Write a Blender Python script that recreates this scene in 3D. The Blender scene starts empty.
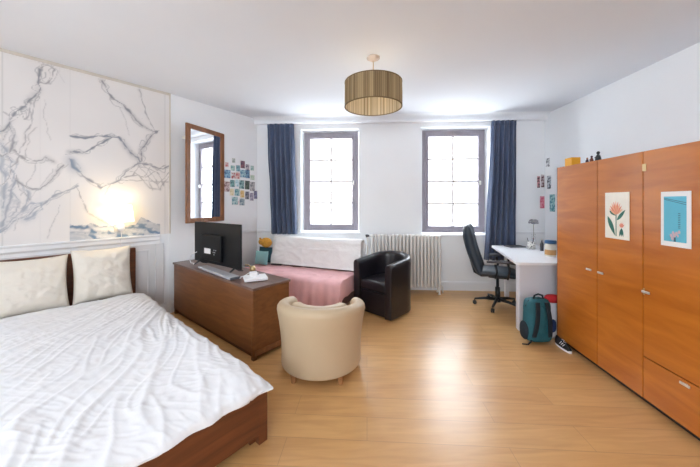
import bpy, bmesh, math, random
import numpy as np
from mathutils import Vector, Matrix, noise
R = math.radians
rnd = random.Random(7)
C = bpy.context.scene.collection
CZ, F = 1.4, 290.0           # eye height, focal length in pixels

# ------------------------------------------------------------ materials
def lin(c):
    return tuple((x/255/12.92 if x/255 <= .04045 else ((x/255+.055)/1.055)**2.4) for x in c)
def rgba(c): return (*lin(c), 1)
def newmat(name):
    m = bpy.data.materials.new(name); m.use_nodes = True
    nt = m.node_tree; b = nt.nodes['Principled BSDF']
    return m, nt, b
def mat(name, col, rough=.6, metal=0, var=.06, scale=8, bump=.0, bscale=60, sheen=0, spec=.5, coat=0):
    m, nt, b = newmat(name)
    tc = nt.nodes.new('ShaderNodeTexCoord')
    n = nt.nodes.new('ShaderNodeTexNoise'); n.inputs['Scale'].default_value = scale; n.inputs['Detail'].default_value = 4
    nt.links.new(tc.outputs['Object'], n.inputs['Vector'])
    r = nt.nodes.new('ShaderNodeValToRGB')
    c = lin(col)
    r.color_ramp.elements[0].position = .3; r.color_ramp.elements[1].position = .7
    r.color_ramp.elements[0].color = (*[x*(1-var) for x in c], 1)
    r.color_ramp.elements[1].color = (*[min(1, x*(1+var)) for x in c], 1)
    nt.links.new(n.outputs['Fac'], r.inputs['Fac']); nt.links.new(r.outputs['Color'], b.inputs['Base Color'])
    b.inputs['Roughness'].default_value = rough; b.inputs['Metallic'].default_value = metal
    b.inputs['Specular IOR Level'].default_value = spec
    if sheen: b.inputs['Sheen Weight'].default_value = sheen
    if coat: b.inputs['Coat Weight'].default_value = coat; b.inputs['Coat Roughness'].default_value = .15
    if bump:
        n2 = nt.nodes.new('ShaderNodeTexNoise'); n2.inputs['Scale'].default_value = bscale; n2.inputs['Detail'].default_value = 5
        nt.links.new(tc.outputs['Object'], n2.inputs['Vector'])
        bp = nt.nodes.new('ShaderNodeBump'); bp.inputs['Strength'].default_value = bump; bp.inputs['Distance'].default_value = .01
        nt.links.new(n2.outputs['Fac'], bp.inputs['Height']); nt.links.new(bp.outputs['Normal'], b.inputs['Normal'])
    return m
def wood(name, c0, c1, rough=.35, stretch=(1, 8, 12), scale=3, coat=.0, spec=.5):
    m, nt, b = newmat(name)
    tc = nt.nodes.new('ShaderNodeTexCoord'); mp = nt.nodes.new('ShaderNodeMapping'); mp.inputs['Scale'].default_value = stretch
    nt.links.new(tc.outputs['Object'], mp.inputs['Vector'])
    n = nt.nodes.new('ShaderNodeTexNoise'); n.inputs['Scale'].default_value = scale; n.inputs['Detail'].default_value = 8; n.inputs['Distortion'].default_value = .6
    nt.links.new(mp.outputs['Vector'], n.inputs['Vector'])
    r = nt.nodes.new('ShaderNodeValToRGB'); r.color_ramp.elements[0].position = .3; r.color_ramp.elements[1].position = .72
    r.color_ramp.elements[0].color = rgba(c0); r.color_ramp.elements[1].color = rgba(c1)
    nt.links.new(n.outputs['Fac'], r.inputs['Fac']); nt.links.new(r.outputs['Color'], b.inputs['Base Color'])
    b.inputs['Roughness'].default_value = rough; b.inputs['Specular IOR Level'].default_value = spec
    if coat: b.inputs['Coat Weight'].default_value = coat; b.inputs['Coat Roughness'].default_value = .2
    return m
def glow(name, col, strength):
    m, nt, b = newmat(name)
    b.inputs['Base Color'].default_value = rgba(col)
    b.inputs['Emission Color'].default_value = rgba(col); b.inputs['Emission Strength'].default_value = strength
    return m

M = {}
M['wall'] = mat('wall_paint', (238, 241, 244), .75, var=.012, scale=2, bump=.03, bscale=120)
M['ceil'] = mat('ceiling_paint', (226, 231, 238), .85, var=.01, scale=1.5)
M['trim'] = mat('trim_paint', (236, 239, 243), .45, var=.01)
M['panel'] = mat('wainscot_paint', (214, 215, 218), .5, var=.015)
M['frame_grey'] = mat('grey_window_paint', (140, 133, 142), .45, var=.04)
M['bar_grey'] = mat('grey_bar_paint', (205, 200, 200), .5, var=.03)
M['curtain'] = mat('blue_grey_curtain_cloth', (68, 82, 110), .85, var=.1, scale=20, sheen=.3, bump=.1, bscale=300)
M['wardrobe'] = wood('orange_cherry_veneer', (170, 94, 26), (196, 118, 40), .28, (1.2, 1.2, 7), 1.8, coat=.2)
M['wardrobe_dark'] = wood('dark_cherry_edge', (84, 44, 22), (104, 58, 30), .5, (2, 2, 14), 2)
M['dresser'] = wood('walnut_brown_veneer', (104, 62, 32), (126, 80, 44), .38, (2, 6, 16), 1.8, coat=.08)
M['dresser_top'] = wood('walnut_top', (96, 72, 64), (118, 90, 78), .3, (2, 10, 6), 2, coat=.15)
M['bedwood'] = wood('reddish_brown_bed_wood', (84, 46, 26), (116, 66, 38), .4, (4, 1.2, 14), 2)
M['mirrorwood'] = wood('mirror_frame_wood', (112, 70, 40), (146, 96, 58), .4, (8, 8, 2), 3)
M['duvet'] = mat('white_cotton', (226, 227, 230), .85, var=.012, scale=6, bump=.12, bscale=35, sheen=.1)
M['pillow'] = mat('cream_cotton', (226, 220, 209), .88, var=.02, scale=6, bump=.3, bscale=24)
M['mattress'] = mat('mattress_ticking', (222, 220, 214), .9)
M['cream'] = mat('cream_leather', (190, 169, 140), .5, var=.03, scale=5, bump=.05, bscale=90)
M['black_leather'] = mat('black_leather', (30, 27, 32), .3, var=.12, scale=5, bump=.05, bscale=90)
M['black_plastic'] = mat('black_plastic', (26, 28, 33), .4, var=.08)
M['tvback'] = mat('black_tv_plastic', (17, 18, 21), .45, var=.08, spec=.25)
M['teal_black'] = mat('dark_office_fabric', (34, 46, 58), .45, var=.12)
M['pink'] = mat('dusty_pink_cotton', (234, 184, 186), .9, var=.05, scale=9, bump=.25, bscale=40)
M['white_throw'] = mat('white_quilted_cotton', (240, 240, 239), .9, var=.015, scale=8, bump=.6, bscale=45)
M['sofa'] = mat('sofa_cloth', (120, 92, 88), .9)
M['teal_cushion'] = mat('pale_teal_cloth', (138, 186, 190), .85, var=.04)
M['dark_teal'] = mat('dark_teal_cloth', (44, 84, 96), .85)
M['yellow_plush'] = mat('golden_plush', (214, 160, 66), .95, var=.12, scale=30, bump=.6, bscale=80)
M['white_plastic'] = mat('white_plastic', (236, 236, 238), .35, var=.01)
M['white_lam'] = mat('white_laminate', (238, 239, 243), .3, var=.008)
M['rad'] = mat('radiator_enamel', (226, 224, 220), .4, var=.02)
M['steel'] = mat('brushed_steel', (226, 224, 218), .35, .6, var=.03)
M['brass'] = mat('brass', (204, 178, 130), .35, .8)
M['grey_plastic'] = mat('grey_plastic', (168, 170, 176), .5, var=.02)
M['dark_grey'] = mat('dark_grey', (70, 70, 76), .5)
M['wooden_foot'] = wood('beech_foot', (150, 104, 66), (180, 132, 88), .5)
M['teal_pack'] = mat('teal_backpack_nylon', (30, 92, 104), .7, var=.12, scale=14, bump=.3, bscale=60)
M['pack_dark'] = mat('dark_strap', (20, 34, 44), .8)
M['orange_box'] = mat('mustard_card', (222, 160, 30), .6, var=.03)
M['red'] = mat('red_cloth', (186, 34, 44), .8)
M['white_bag'] = mat('white_bag', (220, 222, 232), .6)
M['blue_bag'] = mat('navy_cloth', (36, 58, 104), .7)
M['black'] = mat('black_matte', (22, 22, 26), .6)
M['building'] = mat('beige_render', (138, 134, 128), .9)
M['building_glass'] = mat('facade_pane', (104, 108, 116), .4)
M['building_roof'] = mat('roof_slate', (110, 104, 104), .8)

def floor_mat():
    m, nt, b = newmat('oak_laminate_planks'); N = nt.nodes; L = nt.links
    tc = N.new('ShaderNodeTexCoord'); mp = N.new('ShaderNodeMapping'); mp.inputs['Rotation'].default_value = (0, 0, R(3.36))
    L.new(tc.outputs['Object'], mp.inputs['Vector'])
    br = N.new('ShaderNodeTexBrick'); br.offset = .37; br.inputs['Scale'].default_value = 1
    br.inputs['Brick Width'].default_value = 1.29; br.inputs['Row Height'].default_value = .19
    br.inputs['Mortar Size'].default_value = .0016; br.inputs['Mortar Smooth'].default_value = .3; br.inputs['Bias'].default_value = 0
    br.inputs['Color1'].default_value = rgba((200, 154, 100)); br.inputs['Color2'].default_value = rgba((209, 165, 110)); br.inputs['Mortar'].default_value = rgba((172, 134, 90))
    L.new(mp.outputs['Vector'], br.inputs['Vector'])
    m2 = N.new('ShaderNodeMapping'); m2.inputs['Scale'].default_value = (1.2, 11, 1); m2.inputs['Rotation'].default_value = (0, 0, R(3.36))
    L.new(tc.outputs['Object'], m2.inputs['Vector'])
    n = N.new('ShaderNodeTexNoise'); n.inputs['Scale'].default_value = 2.2; n.inputs['Detail'].default_value = 9; n.inputs['Distortion'].default_value = .8
    L.new(m2.outputs['Vector'], n.inputs['Vector'])
    r = N.new('ShaderNodeValToRGB'); r.color_ramp.elements[0].position = .28; r.color_ramp.elements[1].position = .75
    r.color_ramp.elements[0].color = (.86, .82, .77, 1); r.color_ramp.elements[1].color = (1.06, 1.06, 1.06, 1)
    L.new(n.outputs['Fac'], r.inputs['Fac'])
    mx = N.new('ShaderNodeMix'); mx.data_type = 'RGBA'; mx.blend_type = 'MULTIPLY'; mx.inputs['Factor'].default_value = 1
    L.new(br.outputs['Color'], mx.inputs[6]); L.new(r.outputs['Color'], mx.inputs[7]); L.new(mx.outputs[2], b.inputs['Base Color'])
    b.inputs['Roughness'].default_value = .3; b.inputs['Specular IOR Level'].default_value = .6
    bp = N.new('ShaderNodeBump'); bp.inputs['Strength'].default_value = .08; bp.inputs['Distance'].default_value = .004
    L.new(n.outputs['Fac'], bp.inputs['Height']); L.new(bp.outputs['Normal'], b.inputs['Normal'])
    return m
M['floor'] = floor_mat()
def glass_mat():
    m, nt, b = newmat('clear_pane'); N = nt.nodes; L = nt.links
    N.remove(b); out = N['Material Output']
    t = N.new('ShaderNodeBsdfTransparent'); g = N.new('ShaderNodeBsdfGlossy'); g.inputs['Roughness'].default_value = .02
    lw = N.new('ShaderNodeLayerWeight'); lw.inputs['Blend'].default_value = .5; mx = N.new('ShaderNodeMixShader')
    pw = N.new('ShaderNodeMath'); pw.operation = 'POWER'; pw.inputs[1].default_value = 5; L.new(lw.outputs['Facing'], pw.inputs[0])
    f = N.new('ShaderNodeMath'); f.operation = 'MULTIPLY_ADD'; f.inputs[1].default_value = .8; f.inputs[2].default_value = .04; L.new(pw.outputs[0], f.inputs[0])
    L.new(f.outputs[0], mx.inputs[0]); L.new(t.outputs[0], mx.inputs[1]); L.new(g.outputs[0], mx.inputs[2]); L.new(mx.outputs[0], out.inputs['Surface'])
    return m
M['glass'] = glass_mat()
def mirror_mat():
    m, nt, b = newmat('silvered_glass'); b.inputs['Metallic'].default_value = 1; b.inputs['Roughness'].default_value = .01
    b.inputs['Base Color'].default_value = (.9, .92, .93, 1); return m
M['mirror'] = mirror_mat()
def shade_mat(name, c0, c1, trans, stripes=0):
    m, nt, b = newmat(name); N = nt.nodes; L = nt.links; out = N['Material Output']
    tr = N.new('ShaderNodeBsdfTranslucent'); mx = N.new('ShaderNodeMixShader'); mx.inputs[0].default_value = trans
    if stripes:
        at = N.new('ShaderNodeAttribute'); at.attribute_name = 'stripe'
        r = N.new('ShaderNodeValToRGB'); r.color_ramp.elements[0].color = rgba(c0); r.color_ramp.elements[1].color = rgba(c1)
        L.new(at.outputs['Fac'], r.inputs['Fac'])
        L.new(r.outputs['Color'], b.inputs['Base Color']); L.new(r.outputs['Color'], tr.inputs['Color'])
    else:
        b.inputs['Base Color'].default_value = rgba(c0); tr.inputs['Color'].default_value = rgba(c1)
    b.inputs['Roughness'].default_value = .9
    L.new(b.outputs[0], mx.inputs[1]); L.new(tr.outputs[0], mx.inputs[2]); L.new(mx.outputs[0], out.inputs['Surface'])
    return m
M['pleat'] = shade_mat('pleated_brown_organza', (120, 102, 76), (190, 170, 136), .4, 1)
M['lampshade'] = shade_mat('ivory_lampshade', (250, 244, 228), (255, 246, 220), .6)
M['lampshade'].node_tree.nodes['Principled BSDF'].inputs['Emission Color'].default_value = rgba((255, 236, 196)); M['lampshade'].node_tree.nodes['Principled BSDF'].inputs['Emission Strength'].default_value = 2.2
M['bulb'] = glow('warm_bulb', (255, 226, 176), 8)

# ------------------------------------------------------------ mesh helpers
def obj(name, bm, m=None, parent=None, smooth=False, bevel=0, seg=2, subsurf=0, solid=0):
    me = bpy.data.meshes.new(name)
    if not isinstance(m, (list, tuple)): m = [m]
    for x in m: me.materials.append(x)
    bmesh.ops.recalc_face_normals(bm, faces=bm.faces[:])
    for f in bm.faces: f.smooth = smooth
    bm.to_mesh(me); bm.free()
    o = bpy.data.objects.new(name, me); C.objects.link(o)
    if parent: o.parent = parent
    if solid:
        s = o.modifiers.new('thickness', 'SOLIDIFY'); s.thickness = solid; s.offset = 0
    if bevel:
        b = o.modifiers.new('bevel', 'BEVEL'); b.width = bevel; b.segments = seg; b.limit_method = 'ANGLE'; b.angle_limit = R(40)
    if subsurf:
        s = o.modifiers.new('subd', 'SUBSURF'); s.levels = s.render_levels = subsurf
    return o
def tag(o, label, cat, group=None):
    o['label'] = label; o['category'] = cat
    if group: o['group'] = group
    return o
def thing(name, label, cat, loc=(0, 0, 0), rz=0, group=None):
    o = bpy.data.objects.new(name, None); C.objects.link(o); o.empty_display_size = .1
    o.location = loc; o.rotation_euler = (0, 0, rz); return tag(o, label, cat, group)
def structure(o): o['kind'] = 'structure'; return o
def at(o, loc, rz=0, rx=0, ry=0): o.location = loc; o.rotation_euler = (rx, ry, rz); return o
def NB(): return bmesh.new()
def box(bm, x0, x1, y0, y1, z0, z1, mi=0):
    v = [bm.verts.new(p) for p in [(x0,y0,z0),(x1,y0,z0),(x1,y1,z0),(x0,y1,z0),(x0,y0,z1),(x1,y0,z1),(x1,y1,z1),(x0,y1,z1)]]
    for f in [(0,3,2,1),(4,5,6,7),(0,1,5,4),(1,2,6,5),(2,3,7,6),(3,0,4,7)]:
        bm.faces.new([v[i] for i in f]).material_index = mi
    return bm
def bx(*a): return box(NB(), *a)
def prism(bm, pts, z0, z1, mi=0, M4=None):
    a = [Vector((x, y, z0)) for x, y in pts]; b = [Vector((x, y, z1)) for x, y in pts]
    if M4 is not None: a = [M4 @ p for p in a]; b = [M4 @ p for p in b]
    a = [bm.verts.new(p) for p in a]; b = [bm.verts.new(p) for p in b]
    n = len(pts)
    bm.faces.new(a[::-1]).material_index = mi; bm.faces.new(b).material_index = mi
    for i in range(n): bm.faces.new([a[i], a[(i+1) % n], b[(i+1) % n], b[i]]).material_index = mi
    return bm
def tube(bm, pts, r, seg=10, mi=0):
    pts = [Vector(p) for p in pts]; rs = r if isinstance(r, (list, tuple)) else [r]*len(pts)
    rings = []
    up = None
    for i, p in enumerate(pts):
        d = (pts[min(i+1, len(pts)-1)] - pts[max(i-1, 0)]).normalized()
        if up is None:
            up = Vector((0, 0, 1)) if abs(d.z) < .9 else Vector((1, 0, 0))
        a = (up - d*up.dot(d)).normalized(); b = d.cross(a); up = a
        rings.append([bm.verts.new(p + (a*math.cos(t) + b*math.sin(t))*rs[i]) for t in [2*math.pi*k/seg for k in range(seg)]])
    for q, w in zip(rings, rings[1:]):
        for k in range(seg): bm.faces.new([q[k], q[(k+1) % seg], w[(k+1) % seg], w[k]]).material_index = mi
    bm.faces.new(rings[0][::-1]).material_index = mi; bm.faces.new(rings[-1]).material_index = mi
    return bm
def lathe(bm, prof, seg=32, o=(0, 0, 0), mi=0, closed=False):
    rings = []
    for r, z in prof:
        rings.append([bm.verts.new((o[0]+max(r, 1e-4)*math.cos(2*math.pi*k/seg), o[1]+max(r, 1e-4)*math.sin(2*math.pi*k/seg), o[2]+z)) for k in range(seg)])
    pr = list(zip(rings, rings[1:])) + ([(rings[-1], rings[0])] if closed else [])
    for a, b in pr:
        for k in range(seg): bm.faces.new([a[k], a[(k+1) % seg], b[(k+1) % seg], b[k]]).material_index = mi
    return bm
def ball(bm, c, r, su=16, sv=10, p=1.0, mi=0):
    """(super)ellipsoid, r = radii, p < 1 gives boxier forms"""
    g = lambda t: math.copysign(abs(t)**p, t)
    rings = []
    for j in range(sv+1):
        ph = -math.pi/2 + math.pi*j/sv
        rings.append([bm.verts.new((c[0]+r[0]*g(math.cos(ph))*g(math.cos(t)), c[1]+r[1]*g(math.cos(ph))*g(math.sin(t)), c[2]+r[2]*g(math.sin(ph)))) for t in [2*math.pi*k/su for k in range(su)]])
    for a, b in zip(rings, rings[1:]):
        for k in range(su):
            bm.faces.new([a[k], a[(k+1) % su], b[(k+1) % su], b[k]]).material_index = mi
    bmesh.ops.remove_doubles(bm, verts=bm.verts[:], dist=1e-6)
    return bm
def grid(bm, nu, nv, fn, mi=0):
    V = [[bm.verts.new(fn(i/(nu-1), j/(nv-1))) for j in range(nv)] for i in range(nu)]
    for i in range(nu-1):
        for j in range(nv-1): bm.faces.new([V[i][j], V[i+1][j], V[i+1][j+1], V[i][j+1]]).material_index = mi
    return bm
def nz(x, y, z=0): return noise.noise(Vector((x, y, z)))

# ------------------------------------------------------------ walls laid out in plan
def solve(u, P, d):
    k = (u-350)/F                       # X = k*Y on the wall line P + t d
    return (k*P.y - P.x)/(d.x - k*d.y)
class Wall:
    def __init__(s, P, ang):            # ang = direction along the wall, outward is +90 degrees
        s.P = Vector(P); s.a = ang; s.d = Vector((math.cos(ang), math.sin(ang))); s.n = Vector((-math.sin(ang), math.cos(ang)))
    def hit(s, u, v, off=0):            # local (along, height) of the wall seen at photo pixel u, v
        P = s.P + s.n*off; t = solve(u, P, s.d); y = (P + s.d*t).y
        return t, CZ - (v-203)/F*y
    def root(s, o, t=0, off=0, z=0):
        p = s.P + s.d*t + s.n*off; o.location = (p.x, p.y, z); o.rotation_euler = (0, 0, s.a); return o
H = 2.795
back0 = Wall((1.448, 4.667), R(-3.36))
tl = solve(257, back0.P, back0.d); tr_ = solve(545, back0.P, back0.d)
BL = back0.P + back0.d*tl; BR = back0.P + back0.d*tr_
WB = Wall(BL, R(-3.36)); LB = (BR-BL).length
angB = R(57); dB = Vector((math.cos(angB), math.sin(angB)))
tk = solve(170.5, BL, dB); K = BL + dB*tk                    # bend between papered and mirror wall
WM = Wall(K, angB); LM = (BL-K).length
angA = R(51.8); dA = Vector((math.cos(angA), math.sin(angA)))
A2 = K - dA*2.55; WA = Wall(A2, angA); LA = 2.55
WR = Wall(BR, R(-91.2)); RR = BR + WR.d*6.2
REAR = -1.6
RRp = BR + WR.d*((BR.y-REAR)/-WR.d.y)
AL = Vector((A2.x-.02, REAR))
plan = [BL, K, A2, AL, RRp, BR]
cen = Vector((0, 1.8))
big = [p + (p-cen).normalized()*.45 for p in plan]
structure(obj('floor', prism(NB(), [(p.x, p.y) for p in big][::-1], -.12, 0), M['floor']))
structure(obj('ceiling', prism(NB(), [(p.x, p.y) for p in big][::-1], H, H+.15), M['ceil']))
T = .3
o = structure(obj('wall_left', bx(0, LA, 0, T, 0, H), M['wall'])); WA.root(o)
o = structure(obj('wall_left_far', bx(-.02, LM+.1, 0, T, 0, H), M['wall'])); WM.root(o)
o = structure(obj('wall_right', bx(-.1, (RRp-BR).length+.2, 0, T, 0, H), M['wall'])); WR.root(o)
NL = A2.y-REAR+.1
bm = NB(); box(bm, -.3, 1.10, 0, T, 0, H); box(bm, 2.40, NL, 0, T, 0, H); box(bm, 1.10, 2.40, 0, T, 0, 1.0); box(bm, 1.10, 2.40, 0, T, 2.30, H)  # opening cut for an added side window that lets in fill light
o = structure(obj('wall_left_near', bm, M['wall'])); o.location = (AL.x, REAR, 0); o.rotation_euler = (0, 0, R(90))
# back wall with two recessed window openings
REC = .18
win = []
for (u0, u1, v0, v1) in ((304.0, 358.3, 132.8, 230.5), (421.8, 484.8, 130.5, 232.6)):
    s0, zt = WB.hit(u0, v0, REC); s1, _ = WB.hit(u1, v0, REC); _, zb = WB.hit((u0+u1)/2, v1, REC)
    win.append((s0, s1, zb, zt, min(s0, WB.hit(u0-1.2, v0, 0)[0])))
def opened(L, ops, z0=0, z1=H, t=T+.12):
    bm = NB(); x = -.3
    for (s0, s1, zb, zt) in ops:
        box(bm, x, s0, 0, t, z0, z1); box(bm, s0, s1, 0, t, z0, zb); box(bm, s0, s1, 0, t, zt, z1); x = s1
    box(bm, x, L+.3, 0, t, z0, z1); return bm
e = .012
bmw = opened(LB, [(a-e if f == a else f, b+e, c-e, d+e) for a, b, c, d, f in win])
for a, b, c, d, f in win:
    if f < a: box(bmw, f-.01, a-.002, REC-.03, T+.12, c-e-.01, d+e+.01)
o = structure(obj('wall_back', bmw, M['wall'])); WB.root(o)
# rear wall behind the camera, with an opening for an added, unseen fill-light window
rear_ops = [(2.2, 4.4, 1.0, 2.3)]
WRe = Wall((AL.x, REAR), 0)
bm = opened(RRp.x-AL.x, rear_ops)
for v in bm.verts: v.co.y = -v.co.y
o = structure(obj('wall_rear', bm, M['wall'])); o.location = (AL.x, REAR, 0)

def build_window(name, s0, s1, zb, zt, root_fn, y0=REC, ysgn=1, cols=2, rows=4, sill=True):
    r = structure(bpy.data.objects.new(name, None)); C.objects.link(r); root_fn(r)
    fr = .058; sash = .05; d = .07
    def fb(x0, x1, z0, z1, a, b): return box(cur, x0, x1, *(sorted((ysgn*(y0+a), ysgn*(y0+b)))), z0, z1)
    cur = NB()
    fb(s0, s0+fr, zb, zt, 0, d); fb(s1-fr, s1, zb, zt, 0, d); fb(s0+fr, s1-fr, zt-fr, zt, 0, d); fb(s0+fr, s1-fr, zb, zb+fr, 0, d)
    obj('window_frame', cur, M['frame_grey'], r, bevel=.004)
    cur = NB(); a, b, c, dd = s0+fr, s1-fr, zb+fr, zt-fr
    fb(a, a+sash, c, dd, -.012, .05); fb(b-sash, b, c, dd, -.012, .05); fb(a+sash, b-sash, dd-sash, dd, -.012, .05); fb(a+sash, b-sash, c, c+sash, -.012, .05)
    obj('sash', cur, M['frame_grey'], r, bevel=.006)
    ga, gb, gc, gd = a+sash, b-sash, c+sash, dd-sash
    cur = NB()
    for i in range(1, cols): x = ga+(gb-ga)*i/cols; fb(x-.015, x+.015, gc, gd, .008, .032)
    for j in range(1, rows): z = gc+(gd-gc)*j/rows; fb(ga, gb, z-.014, z+.014, .010, .030)
    obj('glazing_bars', cur, M['bar_grey'], r)
    cur = NB(); fb(ga, gb, gc, gd, .034, .040); obj('pane', cur, M['glass'], r)
    cur = NB(); xm = b-sash/2; fb(xm-.008, xm+.008, (c+dd)/2-.06, (c+dd)/2+.0, -.045, -.02); fb(xm-.006, xm+.006, (c+dd)/2-.012, (c+dd)/2+.012, -.025, -.01)
    obj('window_handle', cur, M['steel'], r)
    if sill:
        cur = NB(); fb(s0-.05, s1+.05, zb-.04, zb-.013, -REC-.035, .0); obj('window_sill', cur, M['trim'], r, bevel=.006)
    return r
build_window('window_1', *win[0][:4], lambda r: WB.root(r))
build_window('window_2', *win[1][:4], lambda r: WB.root(r))
def rr(r): r.location = (AL.x, REAR, 0)
build_window('window_fill_rear', 2.21, 4.39, 1.01, 2.29, rr, y0=.2, ysgn=-1, cols=4, rows=3, sill=False)  # added behind the camera, out of view, to brighten the room
def rl(r): r.location = (AL.x, REAR, 0); r.rotation_euler = (0, 0, R(90))
build_window('window_fill_left', 1.11, 2.39, 1.01, 2.29, rl, y0=.12, ysgn=1, cols=2, rows=3, sill=False)  # unseen extra window beside the bed, put in for fill light

# cornice along the back wall, chair rail, skirting
def profile_run(name, wall, s0, s1, prof, m):
    bm = NB(); a = [bm.verts.new((s0, -y, z)) for y, z in prof]; b = [bm.verts.new((s1, -y, z)) for y, z in prof]; n = len(prof)
    bm.faces.new(a); bm.faces.new(b[::-1])
    for i in range(n): bm.faces.new([a[i], a[(i+1) % n], b[(i+1) % n], b[i]])
    o = obj(name, bm, m); structure(o); wall.root(o); return o
cove = [(0, H)] + [(.17-.10*math.sin(t)*1.0, H-.07*(1-math.cos(t))) for t in [math.pi/2*k/8 for k in range(9)]] + [(.07, H-.10), (0, H-.10)]
profile_run('trim_1', WB, -.02, LB+.02, cove, M['trim'])
rail = [(0, .90), (.012, .90), (.012, .93), (.03, .95), (.034, .985), (.045, 1.0), (.045, 1.012), (0, 1.012)]
profile_run('trim_2', WA, 0, LA-.13, rail, M['trim'])
rail2 = [(0, .905), (.008, .905), (.012, .92), (.02, .93), (.02, .95), (0, .955)]
s235, _ = WM.hit(235, 230)
profile_run('trim_3', WM, s235, LM-.01, rail2, M['trim'])
profile_run('trim_4', WB, .02, win[0][0]-.14, rail2, M['trim'])
profile_run('trim_5', WB, win[1][1]+.16, LB-.01, rail2, M['trim'])
skp = [(0, 0), (.018, 0), (.018, .12), (.012, .138), (.004, .145), (0, .145)]
profile_run('baseboard_left', WA, 0, LA-.05, skp, M['trim'])
profile_run('baseboard_left_far', WM, .0, LM, skp, M['trim'])
profile_run('baseboard_back', WB, 0.02, LB-.02, skp, M['trim'])
profile_run('baseboard_right', WR, .02, 5.5, skp, M['trim'])
# wainscot under the chair rail of the papered wall: stiles, rails and a raised panel moulding
s162, _ = WA.hit(163, 240)
bm = NB(); box(bm, 0, s162, -.012, 0, .145, .90)
for p0, p1 in ((s162-.09, s162),): box(bm, p0, p1, -.026, -.012, .145, .90)
w = 0.62
for k in range(3):
    a = s162-.15-w*(k+1)-.08*k; b = a+w
    for (q0, q1, z0, z1) in ((a, b, .82, .84), (a, b, .22, .24), (a, a+.02, .24, .82), (b-.02, b, .24, .82)): box(bm, q0, q1, -.024, -.012, z0, z1)
o = structure(obj('trim_6', bm, M['panel'], bevel=.003)); WA.root(o)

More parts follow.
